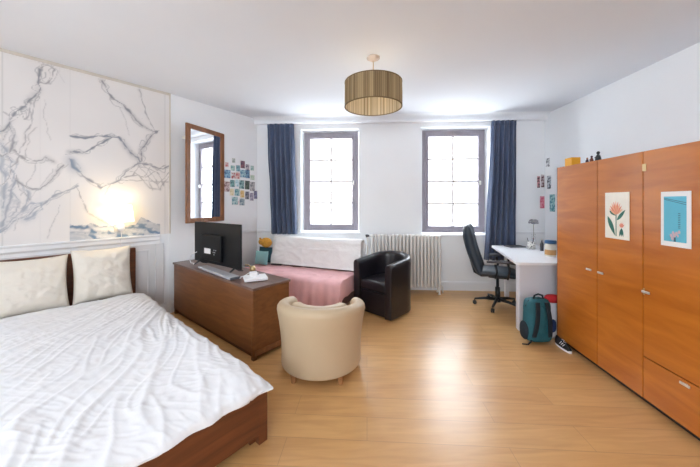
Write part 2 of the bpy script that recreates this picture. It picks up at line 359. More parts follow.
# ------------------------------------------------------------ marble wallpaper (pattern held in the mesh's colour attribute)
def marble():
    s_vis = LA
    zt_, zb_ = H-.012, 1.012
    xs = np.concatenate([np.linspace(0, LA-1.62, 12), np.linspace(LA-1.60, LA-.005, 230)])
    zs = np.linspace(zb_, zt_, 250)
    def tolocal(u, v): return WA.hit(u, v)
    X, Z = np.meshgrid(xs, zs, indexing='ij')
    def px_scale(u): return (WA.P + WA.d*WA.hit(u, 200)[0]).y/F
    # gentle warp so the veins wander like stone
    wx = np.zeros_like(X); wz = np.zeros_like(X); cl = np.zeros_like(X); fine = np.zeros_like(X)
    for i in range(X.shape[0]):
        for j in range(X.shape[1]):
            a, b = X[i, j], Z[i, j]
            wx[i, j] = nz(a*9, b*9, 1)*.018 + nz(a*28, b*28, 4)*.008; wz[i, j] = nz(a*9, b*9, 7)*.018 + nz(a*28, b*28, 9)*.008
            cl[i, j] = nz(a*3, b*3, 3); fine[i, j] = nz(a*16, b*16, 5)
    XW, ZW = X+wx, Z+wz
    XH, ZH, XH2, ZH2 = XW.copy(), ZW.copy(), XW.copy(), ZW.copy()
    for i in range(X.shape[0]):
        for j in range(X.shape[1]):
            a, b = X[i, j], Z[i, j]
            XH[i, j] += nz(a*7, b*7, 31)*.07; ZH[i, j] += nz(a*7, b*7, 37)*.07; XH2[i, j] += nz(a*11, b*11, 41)*.09; ZH2[i, j] += nz(a*11, b*11, 47)*.09
    dark = np.zeros_like(X); blue = np.zeros_like(X)
    V = [([(42,68),(47,65),(53,70),(52,78),(46,84),(40,84)], 1.3, .55, 0), ([(41,70),(39,80),(40,88),(33,97),(27,104),(20,109),(12,117),(8,124),(2,130),(-4,133)], 2.0, .7, .2),
     ([(20,110),(24,119),(29,115),(31,104),(27,102)], 1.4, .5, .1), ([(40,88),(35,100),(33,112),(30,124),(26,138),(20,150),(16,162),(11,172),(2,184)], 1.1, .5, .1),
     ([(8,124),(13,133),(14,143),(10,152),(4,156),(-3,150)], 1.6, .6, .2), ([(-2,142),(7,150),(12,165),(14,180),(12,195),(6,210),(1,226)], 2.6, .55, .8),
     ([(-3,160),(5,176),(6,192),(2,208)], 3.0, .5, .9), ([(14,150),(22,158),(30,161),(42,160),(48,158),(54,162)], 1.6, .6, 0), ([(15,180),(22,184),(32,190),(40,190),(48,182),(56,172),(64,165)], 1.4, .65, .1),
     ([(22,184),(28,194),(26,206),(18,214),(10,222),(0,232)], 2.0, .5, .8), ([(0,234),(14,222),(26,216),(36,208),(45,201),(56,196),(66,190),(78,186)], 1.6, .55, .7),
     ([(22,212),(30,204),(40,202),(42,208),(34,214),(24,220)], 2.6, .5, 1), ([(10,190),(18,200),(16,212),(8,218)], 1.4, .5, .8), ([(6,150),(4,168),(10,180)], 3, .4, .9),
     ([(30,200),(20,190),(16,176)], 1.2, .5, .3), ([(24,160),(28,140),(36,128)], .8, .35, 0), ([(2,110),(10,118),(4,140)], 1, .4, 0),
     ([(70,136),(84,137.5),(97,137),(106,136),(118,136.6)], 2.0, .75, .35), ([(70,152.5),(84,151),(96,147),(103,142),(112,137)], 1.9, .75, .3),
     ([(118,137),(124,145),(131,153),(140,162)], 2.2, .75, .4), ([(141,162),(141,150),(147,141),(153,134),(158,131)], 1.7, .7, .2),
     ([(102,80),(107,90),(112,98),(122,104),(132,115),(142,126),(152,132),(157,131)], 1.5, .7, .1), ([(139,90),(143,103),(148,118),(154,130)], 1.0, .5, 0),
     ([(70,160),(76,169),(82,175),(92,182),(101,188),(110,185),(120,180),(128,170),(138,163),(150,165),(162,169),(168,166)], 1.6, .65, .3),
     ([(71,161),(74,167),(79,172)], 3.4, .7, .9), ([(124,178),(138,175),(150,188),(160,190),(168,176)], .8, .55, .1), ([(129,171),(145,178),(165,165)], .7, .5, .1),
     ([(138,164),(148,178),(152,190)], .7, .5, .1), ([(120,180),(150,181),(168,182)], .7, .5, .1), ([(144,165),(156,180),(160,190)], .7, .5, .1), ([(132,176),(140,166),(158,172),(164,186)], .7, .5, .1), ([(150,166),(144,176),(158,184),(168,172)], .7, .5, .1),
     ([(76,186),(83,200),(87,212),(97,218),(110,226)], .9, .5, .1), ([(60,205),(54,222),(48,238)], .6, .35, .2), ([(45,100),(44,120),(50,140)], .5, .25, 0), ([(120,108),(127,124),(129,136)], .5, .3, 0),
     ([(103,196),(108,188),(112,184)], .7, .4, .1), ([(52,170),(30,200),(14,230)], .5, .3, .2), ([(36,160),(33,175),(20,196)], .5, .35, .2), ([(60,66),(58,74),(66,82)], .5, .15, 0)]
    for pts, w, dk, bl in V:
        L = [tolocal(u, v) for u, v in pts]
        for (a, b), (pu, _) in zip(zip(L, L[1:]), pts):
            sc = px_scale(max(0, min(168, pu)))*w*.55
            ax, az = a; dx, dz = b[0]-ax, b[1]-az; l2 = dx*dx+dz*dz
            t = np.clip(((XW-ax)*dx+(ZW-az)*dz)/l2, 0, 1)
            D = np.hypot(XW-ax-t*dx, ZW-az-t*dz)
            ww = sc*np.clip(.62+1.7*fine, .12, 1.5)
            m = dk*np.clip(1.2-D/np.maximum(ww*1.3, .0035), 0, 1)
            halo = dk*.42*np.exp(-(D/(sc*2.6))**2)*np.clip(cl*2+.4, 0, 1)
            k = np.maximum(m, halo)
            if w > 1.2:
                for q, (hx, hz) in enumerate(((XH, ZH), (XH2, ZH2))):
                    t2 = np.clip(((hx-ax)*dx+(hz-az)*dz)/l2, 0, 1)
                    D2 = np.hypot(hx-ax-t2*dx, hz-az-t2*dz)
                    k = np.maximum(k, .62*dk*np.clip(1.2-D2/.0048, 0, 1))
            blue = np.where(k > dark, bl, blue); dark = np.maximum(dark, k)
    # offset lower patch of the paper, blue-grey stone cut off sharply at its left edge
    s70, z70 = tolocal(70, 224.5); s160, _ = tolocal(160, 236); top = z70 + (fine*.03) - .03*np.clip((X-s70)/.4, 0, 1)
    patch = (X > s70) & (X < s160) & (Z < top)
    hump = (X > tolocal(134, 230)[0]) & (X < s160) & (Z < z70-.05+.10*np.clip(1-np.abs(X-tolocal(141, 230)[0])/np.where(X < tolocal(141, 230)[0], .07, .19), 0, 1)+fine*.01)
    mo = np.zeros_like(X)
    for i in range(X.shape[0]):
        for j in range(X.shape[1]):
            if Z[i, j] < z70+.15: mo[i, j] = nz(X[i, j]*8+3*wx[i, j]*20, Z[i, j]*26+X[i, j]*4, 3)
    pd = np.where(patch | hump, np.clip(.5+.75*mo-.25*np.exp(-(mo/.06)**2), .12, .95), 0)
    blue = np.where(pd > dark, 1, blue); dark = np.maximum(dark, pd)
    base = np.array(lin((226, 224, 223))); g = np.array(lin((104, 104, 112))); bl_ = np.array(lin((100, 126, 154)))
    col = base[None, None, :]*(1+.035*cl[..., None])
    for us in (2.5, 164.8):
        s, _ = tolocal(us, 150); ln = np.exp(-((X-s)/.004)**2)*.22; dark = np.maximum(dark, ln)
    for us in (40, 70): 
        s, _ = tolocal(us, 150); dark = np.maximum(dark, np.exp(-((X-s)/.004)**2)*.06)
    vein = g*(1-blue[..., None])+bl_*blue[..., None]
    dk = np.clip(dark*1.15, 0, 1)[..., None]
    col = col*(1-dk)+vein*dk
    bm = NB(); n1, n2 = X.shape
    V2 = [[bm.verts.new((X[i, j], -.006, Z[i, j])) for j in range(n2)] for i in range(n1)]
    for i in range(n1-1):
        for j in range(n2-1): bm.faces.new([V2[i][j], V2[i+1][j], V2[i+1][j+1], V2[i][j+1]])
    me = bpy.data.meshes.new('wallpaper')
    m, nt, b = newmat('marble_pattern_paper'); b.inputs['Roughness'].default_value = .6
    at_ = nt.nodes.new('ShaderNodeVertexColor'); at_.layer_name = 'paper'; nt.links.new(at_.outputs['Color'], b.inputs['Base Color'])
    me.materials.append(m); bm.to_mesh(me); bm.free()
    ca = me.color_attributes.new('paper', 'FLOAT_COLOR', 'POINT')
    flat = np.ones((n1*n2, 4), dtype=np.float32); flat[:, :3] = col.reshape(-1, 3)
    ca.data.foreach_set('color', flat.ravel())
    o = bpy.data.objects.new('trim_7', me); C.objects.link(o); structure(o); WA.root(o)
    bm = NB(); box(bm, 0, LA-.002, -.014, 0, H-.03, H-.001); box(bm, LA-.018, LA-.002, -.012, 0, zb_, H-.03)
    o = structure(obj('trim_8', bm, mat('aged_border', (206, 200, 190), .6))); WA.root(o)
marble()

# ------------------------------------------------------------ bed
bx_ = Vector((math.cos(R(-39.5)), math.sin(R(-39.5)))); by_ = Vector((-bx_.y, bx_.x))
BLEN, BW = 2.62, 1.5
FC = Vector((-.49, 1.715)); O = FC - bx_*BLEN - by_*BW
bed = thing('bed', 'low reddish-brown wooden double bed under the marble wallpaper', 'bed', (O.x, O.y, 0), R(-39.5))
obj('headboard', bx(0, .05, 0, BW, 0.04, .885), M['bedwood'], bed, bevel=.008)
obj('footboard', bx(BLEN-.035, BLEN, 0, BW, .055, .292), M['bedwood'], bed, bevel=.005)
for y0 in (.0, BW-.03): obj('side_rail', bx(.05, BLEN-.035, y0, y0+.03, .07, .28), M['bedwood'], bed, bevel=.004)
for x0 in (.051, BLEN-.09):
    for y0 in (.031, BW-.09): obj('leg', bx(x0, x0+.052, y0, y0+.055, 0, .12), M['bedwood'], bed, bevel=.004)
for y0 in (BW-.055,): obj('corner_post', bx(BLEN-.034, BLEN+.002, y0, BW+.002, 0, .294), M['bedwood'], bed, bevel=.004)
bm = NB()
for k in range(10): box(bm, .15+k*.24, .25+k*.24, .03, BW-.03, .12, .135)
obj('slats', bm, M['bedwood'], bed)
mt = obj('mattress', bx(.07, BLEN-.05, .045, BW-.045, .137, .30), M['mattress'], None, bevel=.03, seg=4)
mt.location = bed.location; mt.rotation_euler = bed.rotation_euler
tag(mt, 'thick mattress lying in the wooden bed under the white duvet', 'mattress')
def duvet(a, b):
    X0, X1, Y0, Y1 = .33, BLEN+.022, -.06, BW+.06
    x = X0+(X1-X0)*a; y = Y0+(Y1-Y0)*b
    z = .364+.06*math.exp(-(max(0, x-.3)/.75)**2)
    # wrinkle field: long diagonal creases fanning from the far head corner towards the near foot
    dx, dy = x-.1, (BW+.15)-y
    ang = math.atan2(dx, dy+.25); rad = math.hypot(dx, dy)
    wv = nz(ang*11+.8*nz(x*1.2, y*1.2, 2), rad*1.3, 3)
    w2 = nz(ang*24+1.0*nz(x*2, y*2, 5), rad*2.2, 9)
    w4 = nz(x*5+2*y, (x*.8-y)*16+1.5*nz(x*3, y*3, 8), 1)
    w3 = nz(x*22+3*y, y*20, 11)
    rid = lambda t: (1-min(1, abs(t)*3.2))
    amp = .35+.65*min(1, max(0, rad-.25))
    z += amp*(.011*rid(wv)**2+.008*rid(w2)**2+.004*rid(w4)**2) + .003*w3 + .013*nz(x*1.6, y*1.6, 20)
    z += .012*math.exp(-((x-.9)**2+(y-.8)**2)/.5)
    # fall at the foot, the far side and the near side
    ef = max(0, x-(BLEN-.24)); es = max(0, y-(BW-.16)); en = max(0, .16-y)
    z -= .7*ef**2 + .9*es**2
    xs, ys = x, y
    hang = max(0, x-(BLEN+.0))
    if hang: z -= hang*1.6; xs = BLEN+.012+hang*.35+.008*math.sin(y*34+2*nz(y*3, 1))
    hs = max(0, y-(BW+.0))
    if hs: z -= hs*1.5; ys = BW+.01+hs*.35+.006*math.sin(x*30)
    hn = max(0, -y)
    if hn: z -= hn*1.7; ys = -.012-hn*.3
    z += .008*math.sin(y*5.5+.8)*max(0, min(1, (x-BLEN+.15)/.2))
    if x > BLEN-.09: z = max(z, .302)
    return (xs, ys, max(z, .20))
du = obj('duvet', grid(NB(), 300, 210, duvet), M['duvet'], None, smooth=True, solid=.008)
du.location = bed.location; du.rotation_euler = bed.rotation_euler
tag(du, 'crumpled white duvet spread over the whole bed', 'duvet')
def pillow(label, w0, w1, h, seed, tilt):
    wc = (w0+w1)/2; hw = (w1-w0)/2
    def side(sg):
        def f(a, b):
            x, y = a*2-1, b*2-1
            th = (1-abs(x)**2.6)**.55*(1-abs(y)**2.6)**.55
            pin = 1-.10*(abs(x)**2)*(1-abs(y))-.0
            yy = y*(1-.07*(1-abs(x)**2)); xx = x*(1-.07*(1-abs(y)**2))
            n = .016*nz(x*3+seed, y*3, sg)+.008*(1-min(1, abs(nz(x*4+seed, y*7+x*4, 4+sg))*3))*th
            return (sg*(.095*th+n*min(1, th*2)), xx*hw, yy*h/2)
        return f
    bm = NB(); grid(bm, 44, 44, side(1)); grid(bm, 44, 44, side(-1))
    bmesh.ops.remove_doubles(bm, verts=bm.verts[:], dist=.0005)
    o = obj('pillow', bm, M['pillow'], None, smooth=True)
    p = O + bx_*.20 + by_*(BW-wc)
    o.location = (p.x, p.y, .402+h/2*math.cos(tilt)); o.rotation_euler = (0, -tilt, R(-39.5)+0.0)
    return tag(o, label, 'pillow', 'pillows against the headboard')
pillow('cream pillow against the headboard, further from the lit lamp', .575, 1.07, .51, 3.1, R(14))
pillow('cream pillow against the headboard, right below the lit lamp', .075, .56, .54, 8.4, R(12))

# ------------------------------------------------------------ bedside lamp on the chair rail
sL, zL = WA.hit(121, 214, -.14)
lp = thing('wall_lamp', 'lit wall lamp with ivory shade in front of marble wallpaper', 'lamp'); WA.root(lp, sL, -.14, 0)
bm = NB(); lathe(bm, [(.085, zL-.085), (.118, zL-.085), (.095, zL+.10), (.07, zL+.10)][1:3], 40)
obj('lamp_shade', bm, M['lampshade'], lp, smooth=True, solid=.003)
obj('bulb', ball(NB(), (0, 0, zL-.005), (.03, .03, .04)), M['bulb'], lp, smooth=True)
bm = NB(); lathe(bm, [(0, zL-.045), (.014, zL-.045), (.014, zL-.10), (.03, zL-.125), (.034, zL-.16), (.02, zL-.19), (0, zL-.19)], 20); obj('lamp_holder', bm, M['white_plastic'], lp, smooth=True)
bm = tube(NB(), [(0, 0, zL-.165), (0, .05, zL-.18), (0, .127, zL-.17)], .008, 8); box(bm, -.03, .03, .118, .133, zL-.20, zL-.14); obj('wall_bracket', bm, M['steel'], lp)
bm = tube(NB(), [(0, .0, zL-.19), (.012, .03, zL-.25), (.016, .075, zL-.30), (.012, .083, zL-.42), (.014, .10, .80), (.014, .10, .5), (.014, .10, .2)], .003, 6); obj('cable', bm, M['white_plastic'], lp)
pl = bpy.data.lights.new('bulb_light', 'POINT'); pl.energy = 1.5; pl.color = (1, .82, .58); pl.shadow_soft_size = .045
po = bpy.data.objects.new('bulb_light', pl); C.objects.link(po); po.parent = lp; po.location = (0, 0, zL+.05); po['kind'] = 'helper'

# ------------------------------------------------------------ mirror
pr = WM.P + WM.d*WM.hit(222, 170)[0] - WM.n*.02
ma = R(90-18); md = Vector((math.cos(ma), math.sin(ma)))
mw = -solve(185, pr, md)
pL = pr - md*mw
z0, z1 = 1.14, 2.42
mr = thing('wall_mirror', 'tall mirror in a brown wooden frame beside the marble wallpaper', 'mirror', (pL.x, pL.y, 0), ma)
bm = NB(); fw = .062
box(bm, 0, fw, -.03, 0, z0, z1); box(bm, mw-fw, mw, -.03, 0, z0, z1); box(bm, fw, mw-fw, -.03, 0, z0, z0+fw); box(bm, fw, mw-fw, -.03, 0, z1-fw, z1)
obj('mirror_frame', bm, M['mirrorwood'], mr, bevel=.006)
obj('mirror_glass', bx(fw-.005, mw-fw+.005, -.016, -.010, z0+fw-.005, z1-fw+.005), M['mirror'], mr)
obj('backing_board', bx(.01, mw-.01, -.008, -.001, z0+.01, z1-.01), M['wardrobe_dark'], mr)
obj('hanging_bracket', bx(.02, .05, .0, .07, z1-.2, z1-.17), M['steel'], mr)

# ------------------------------------------------------------ photo prints
PM = {}
def printmat(c0, c1):
    k = (c0, c1)
    if k in PM: return PM[k]
    m, nt, b = newmat('photo_print'); tc = nt.nodes.new('ShaderNodeTexCoord'); n = nt.nodes.new('ShaderNodeTexNoise')
    n.inputs['Scale'].default_value = 26; n.inputs['Detail'].default_value = 2
    r = nt.nodes.new('ShaderNodeValToRGB'); r.color_ramp.elements[0].position = .42; r.color_ramp.elements[1].position = .58
    r.color_ramp.elements[0].color = rgba(c0); r.color_ramp.elements[1].color = rgba(c1)
    nt.links.new(tc.outputs['Object'], n.inputs['Vector']); nt.links.new(n.outputs['Fac'], r.inputs['Fac']); nt.links.new(r.outputs['Color'], b.inputs['Base Color'])
    b.inputs['Roughness'].default_value = .4; PM[k] = m; return m
M['paper'] = mat('photo_paper', (236, 236, 236), .5, var=.01)
def photo(wall, u0, u1, v0, v1, c0, c1, label, group, border=.008, rot=0):
    um = (u0+u1)/2; s0, _ = wall.hit(u0, v0); s1, _ = wall.hit(u1, v0); _, zt = wall.hit(um, v0); _, zb = wall.hit(um, v1)
    w, h = (s1-s0)/2, (zt-zb)/2
    bm = NB(); box(bm, -w, w, -.003, 0, -h, h, 0)
    q = [bm.verts.new(p) for p in ((-w+border, -.0034, -h+border), (w-border, -.0034, -h+border), (w-border, -.0034, h-border), (-w+border, -.0034, h-border))]
    bm.faces.new(q).material_index = 1
    o = obj('photo_print', bm, [M['paper'], printmat(c0, c1)])
    wall.root(o, (s0+s1)/2, -.0005, (zt+zb)/2); o.rotation_euler = (0, R(rot), wall.a)
    return tag(o, label, 'photo', group)
PH = [  # centre in a 7.18x view, size, two colours, words
 (84,105,26,34,(226,214,216),(206,120,128),'pale pink'),(133,76,24,34,(196,206,200),(150,160,150),'grey-green'),(127,130,32,40,(96,150,150),(190,214,210),'sea-green'),
 (165,132,30,46,(80,130,146),(150,190,200),'teal'),(198,105,32,54,(62,48,70),(150,100,110),'dark plum'),(232,124,28,44,(70,74,96),(200,190,196),'slate'),(266,130,26,36,(190,214,214),(140,176,170),'mint'),
 (87,172,46,60,(50,96,150),(150,190,216),'bright blue'),(131,184,32,46,(230,232,232),(176,96,96),'white and rust'),(163,184,30,46,(186,60,70),(226,196,190),'red'),(200,170,40,56,(70,124,160),(176,206,214),'sky blue'),
 (234,172,30,62,(44,74,120),(120,160,190),'navy'),(268,198,30,38,(170,200,176),(206,216,206),'pale green'),
 (82,262,44,72,(120,84,88),(216,196,196),'brownish pink'),(124,240,34,52,(50,96,104),(130,176,176),'deep teal'),(158,238,28,50,(150,204,220),(220,236,240),'icy cyan'),(191,248,36,62,(40,90,100),(160,196,196),'petrol'),
 (231,252,34,62,(34,46,44),(96,110,96),'near-black'),(268,262,34,66,(108,112,120),(196,192,192),'mid grey'),
 (120,302,30,50,(222,206,150),(236,226,200),'cream-yellow'),(158,304,36,50,(60,130,146),(170,206,206),'turquoise'),(195,316,30,52,(226,180,86),(236,210,160),'orange'),(230,326,30,56,(56,66,84),(150,150,160),'charcoal'),
 (262,336,28,56,(120,112,140),(190,184,200),'lilac-grey'),(290,322,26,58,(76,70,100),(140,140,170),'dark violet'),
 (141,365,42,56,(90,150,160),(190,214,214),'aqua'),(168,378,14,26,(226,190,196),(236,226,226),'blush'),(193,373,36,50,(84,116,136),(176,190,196),'steel blue')]
rows = {0:'top', 1:'second', 2:'third', 3:'fourth', 4:'bottom'}
for i, (cx, cy, w, h, c0, c1, word) in enumerate(PH):
    row = 0 if i < 7 else 1 if i < 13 else 2 if i < 19 else 3 if i < 25 else 4
    w, h = w*1.14, h*1.1; c0 = tuple(int(x*.8+38) for x in c0); photo(WM, 215+(cx-w/2)/7.18, 215+(cx+w/2)/7.18, 150+(cy-h/2)/7.18, 150+(cy+h/2)/7.18, c0, c1,
          f'small {word} photo print in the {rows[row]} row of the collage beside the mirror', 'photo collage beside the mirror', rot=rnd.uniform(-2, 2))
G2 = 'pictures in the corner above the desk'
photo(WR, 546.2, 550, 158, 167, (90, 96, 106), (216, 218, 222), 'small round-edged grey picture, highest in the desk corner', G2, .004)
photo(WB, 536.8, 540, 176, 188, (60, 48, 56), (210, 150, 160), 'narrow dark picture on the window wall above the desk corner', G2, .004)
photo(WB, 540.6, 544.4, 174.5, 187.5, (90, 50, 60), (206, 196, 200), 'reddish-brown picture tight in the corner above the desk', G2, .004)
photo(WR, 547.2, 551.4, 175.5, 189, (56, 60, 72), (200, 206, 212), 'black and white picture on the right wall above the teal one', G2, .004)
photo(WB, 539.6, 544.6, 196, 208.5, (204, 96, 124), (222, 150, 166), 'pink picture on the window wall above the desk', G2, .004)
photo(WR, 549.6, 555.6, 194, 212, (60, 130, 144), (160, 204, 206), 'teal picture next to the wardrobe edge', G2, .006)

# ------------------------------------------------------------ curtains and their rail
def curtain(label, uT0, uT1, uB0, uB1, zt, zb, folds, seed):
    a0, _ = WB.hit(uT0, 150, -.13); a1, _ = WB.hit(uT1, 150, -.13); b0, _ = WB.hit(uB0, 150, -.13); b1, _ = WB.hit(uB1, 150, -.13)
    r = thing('curtain', label, 'curtain', group='curtains at the windows'); WB.root(r)
    def f(a, b):
        k = b**1.3
        x = (a0+(a1-a0)*a)*(1-k)+(b0+(b1-b0)*a)*k
        am = .012+.028*min(1, b*2.2)
        ph = a*folds*2*math.pi+seed
        y = -.14+am*math.sin(ph)+.012*math.sin(ph*2.1+b*2)*b+.01*nz(a*4, b*3, seed)
        return (x+.008*math.cos(ph)*b+.01*nz(b*4, a*3, seed), y, zt-(zt-zb)*b)
    obj('curtain_panel', grid(NB(), 120, 50, f), M['curtain'], r, smooth=True, solid=.003)
    def g(a, b):
        x, y, z = f(a, b*.035); return (x, y-.004, z+.004)
    obj('heading_tape', grid(NB(), 120, 4, g), M['curtain'], r, smooth=True, solid=.005)
    return r
curtain('blue-grey curtain hanging left of the window behind the sofa', 267.5, 294, 271, 297, 2.67, .90, 5.2, .4)
curtain('blue-grey curtain hanging behind the office chair and white desk', 491.5, 516, 484.5, 515, 2.67, .52, 5.2, 2.0)
cr = thing('curtain_rail', 'white curtain track running above both windows', 'curtain rail'); WB.root(cr)
obj('track', bx(.12, LB-.12, -.155, -.125, 2.68, 2.699), M['trim'], cr, bevel=.003)

# ------------------------------------------------------------ radiator
x0, _ = WB.hit(370.5, 250, -.17); x1, _ = WB.hit(440.5, 250, -.17)
ra = thing('radiator', 'white cast-iron column radiator under the right-hand window', 'radiator'); WB.root(ra)
NSEC = 20
for k in range(NSEC):
    x = x0+(x1-x0)*(k+.5)/NSEC; bm = NB()
    for y in (-.11, -.17, -.23):
        tube(bm, [(x, y, .10), (x, y, .13), (x, y, .50), (x, y, .87), (x, y, .90)], [.014, .019, .018, .019, .014], 10)
    for z in (.115, .885):
        tube(bm, [(x, -.245, z), (x, -.225, z), (x, -.17, z), (x, -.115, z), (x, -.095, z)], [.012, .024, .025, .024, .012], 12)
    obj('radiator_section', bm, M['rad'], ra, smooth=True)
for z in (.115, .885):
    bm = tube(NB(), [(x0-.02, -.17, z), (x1+.01, -.17, z)], .016, 12); obj('connecting_tube', bm, M['rad'], ra, smooth=True)
for x in (x0+.03, x1-.03):
    for y in (-.11, -.23): obj('foot', tube(NB(), [(x, y, 0), (x, y, .015), (x, y, .11)], [.022, .013, .016], 10), M['rad'], ra, smooth=True)
bm = tube(NB(), [(x0-.075, -.17, .88), (x0-.05, -.17, .885), (x0-.01, -.17, .885)], [.024, .024, .014], 12); obj('valve', bm, M['dark_grey'], ra, smooth=True)
bm = tube(NB(), [(x0-.05, -.17, .87), (x0-.05, -.17, .5), (x0-.05, -.17, 0)], .009, 8); obj('pipe', bm, M['rad'], ra, smooth=True)
bm = tube(NB(), [(x1+.01, -.17, .115), (x1+.035, -.17, .10), (x1+.035, -.17, 0)], .01, 8); obj('pipe', bm, M['rad'], ra, smooth=True)

# ------------------------------------------------------------ sofa with throws
sa = R(-22); sx = Vector((math.cos(sa), math.sin(sa))); sy = Vector((-sx.y, sx.x))
SL = 1.58; so = Vector((-.13, 3.49)) - sx*SL
sofa = thing('sofa', 'armless sofa below the left window, covered by white and pink throws', 'sofa', (so.x, so.y, 0), sa)
obj('base', bx(.03, SL-.03, .06, .74, .08, .26), M['sofa'], sofa, bevel=.01)
obj('seat_cushion', bx(.02, SL-.02, .03, .62, .262, .425), M['sofa'], sofa, bevel=.04, seg=4)
bm = NB(); Mx = Matrix(((0, 0, 1, 0), (1, 0, 0, 0), (0, 1, 0, 0), (0, 0, 0, 1)))
prism(bm, [(.56, .43), (.64, .855), (.72, .86), (.74, .40)], .26, SL-.02, M4=Mx)
obj('backrest', bm, M['sofa'], sofa, bevel=.02)
for x in (.08, SL-.12):
    for y in (.10, .68): obj('leg', bx(x, x+.045, y, y+.045, 0, .08), M['wooden_foot'], sofa)
# pink throw: over the seat top and down the front
def sweep(path, t):
    L = [0]
    for a, b in zip(path, path[1:]): L.append(L[-1]+math.dist(a, b))
    d = t*L[-1]
    for i in range(len(path)-1):
        if d <= L[i+1] or i == len(path)-2:
            k = (d-L[i])/(L[i+1]-L[i]); return [path[i][j]+(path[i+1][j]-path[i][j])*k for j in range(2)]
def pinkf(a, b):
    y, z = sweep([(.555, .436), (.30, .446), (.06, .446), (.02, .436), (-.01, .41), (-.02, .35), (-.035, .10)], b)
    x = -.01+(SL+.24)*a
    over = max(0, x-(SL+.012))
    drop = max(0, (b-.52)/.48)
    n = .006*nz(x*5, b*6, 2)+.012*(1-min(1, abs(nz(x*4+b, b*5, 7))*3))*(1-drop)
    fy = drop*(.018*math.sin(x*31+2.5*nz(x*2, 0, 3))+.012*math.sin(x*57+1))
    z = z+n+drop*.02*math.sin(x*7)*b*b
    if over: x = SL+.014+.06*over; z = max(.06, z-over)
    return (x+.008*nz(b*5, x, 8), y-fy-drop*.02, z)
pk = obj('seat_throw', grid(NB(), 150, 60, pinkf), M['pink'], None, smooth=True, solid=.004); at(pk, sofa.location, sa)
tag(pk, 'dusty pink throw spread over the sofa seat and hanging down its front', 'blanket')
def whitef(a, b):
    y, z = sweep([(.525, .466), (.545, .49), (.57, .62), (.612, .83), (.63, .872), (.67, .885), (.73, .882), (.762, .85), (.765, .50)], b)
    x = .165+(SL+.06-.165)*a
    sag = .014*math.sin(a*math.pi)*-1 if b > .3 else 0
    n = .008*nz(x*6, b*6, 2)+.010*(1-min(1, abs(nz(x*4+b*3, b*7-x*2, 7))*3))
    ed = max(0, abs(a-.5)-.46)/.04
    return (x, y-n+.01*ed, z+n*.5+sag-.012*ed)
wh = obj('back_throw', grid(NB(), 140, 70, whitef), M['white_throw'], None, smooth=True, solid=.006); at(wh, sofa.location, sa)
tag(wh, 'white quilted throw draped over the sofa backrest', 'blanket')
# remote-like dark strip on the seat
rm = obj('remote_control', bx(-.09, .09, -.022, .022, 0, .018), M['black_plastic'], bevel=.006); p = so+sx*.33+sy*.47
at(rm, (p.x, p.y, .463), sa+R(4)); tag(rm, 'dark slim remote control on the pink throw beside the teal cushion', 'remote control')
# cushions at the left end
def cushion(name, label, lx, ly, z, r, m, tilt=0, cat='cushion', rz=0):
    p = so+sx*lx+sy*ly
    def side(sg):
        def f(a, b):
            x, y = a*2-1, b*2-1
            th = (1-abs(x)**3)**.5*(1-abs(y)**3)**.5
            return (x*r[0]*(1-.06*(1-y*y)), sg*r[1]*th, y*r[2]*(1-.06*(1-x*x)))
        return f
    bm = NB(); grid(bm, 22, 22, side(1)); grid(bm, 22, 22, side(-1)); bmesh.ops.remove_doubles(bm, verts=bm.verts[:], dist=.0005)
    o = obj(name, bm, m, None, smooth=True); o.location = (p.x, p.y, z+r[2]); o.rotation_euler = (tilt, 0, sa+rz)
    return tag(o, label, cat)
cushion('cushion', 'pale teal cushion at the left end of the sofa seat', .085, .43, .455, (.115, .05, .105), M['teal_cushion'], R(-10))
cushion('cushion', 'dark teal cushion behind the pale teal one', .025, .60, .45, (.13, .045, .125), M['dark_teal'], R(-6))
p = so+sx*.05+sy*.585
ty = thing('plush_toy', 'golden plush animal on top of the dark teal cushion', 'soft toy', (p.x, p.y, .70), sa)
bm = ball(NB(), (0, 0, .072), (.10, .065, .078)); obj('body', bm, M['yellow_plush'], ty, smooth=True)
bm = ball(NB(), (-.045, -.05, .088), (.055, .05, .05)); obj('head', bm, M['yellow_plush'], ty, smooth=True)
for s in (-1, 1): obj('ear', ball(NB(), (-.045+s*.038, -.045, .136), (.017, .01, .017)), M['yellow_plush'], ty, smooth=True)
bm = ball(NB(), (-.062, -.097, .095), (.006, .006, .007), 8, 6); ball(bm, (-.028, -.097, .095), (.006, .006, .007), 8, 6); ball(bm, (-.045, -.103, .080), (.009, .006, .006), 8, 6); obj('face', bm, M['black'], ty, smooth=True)

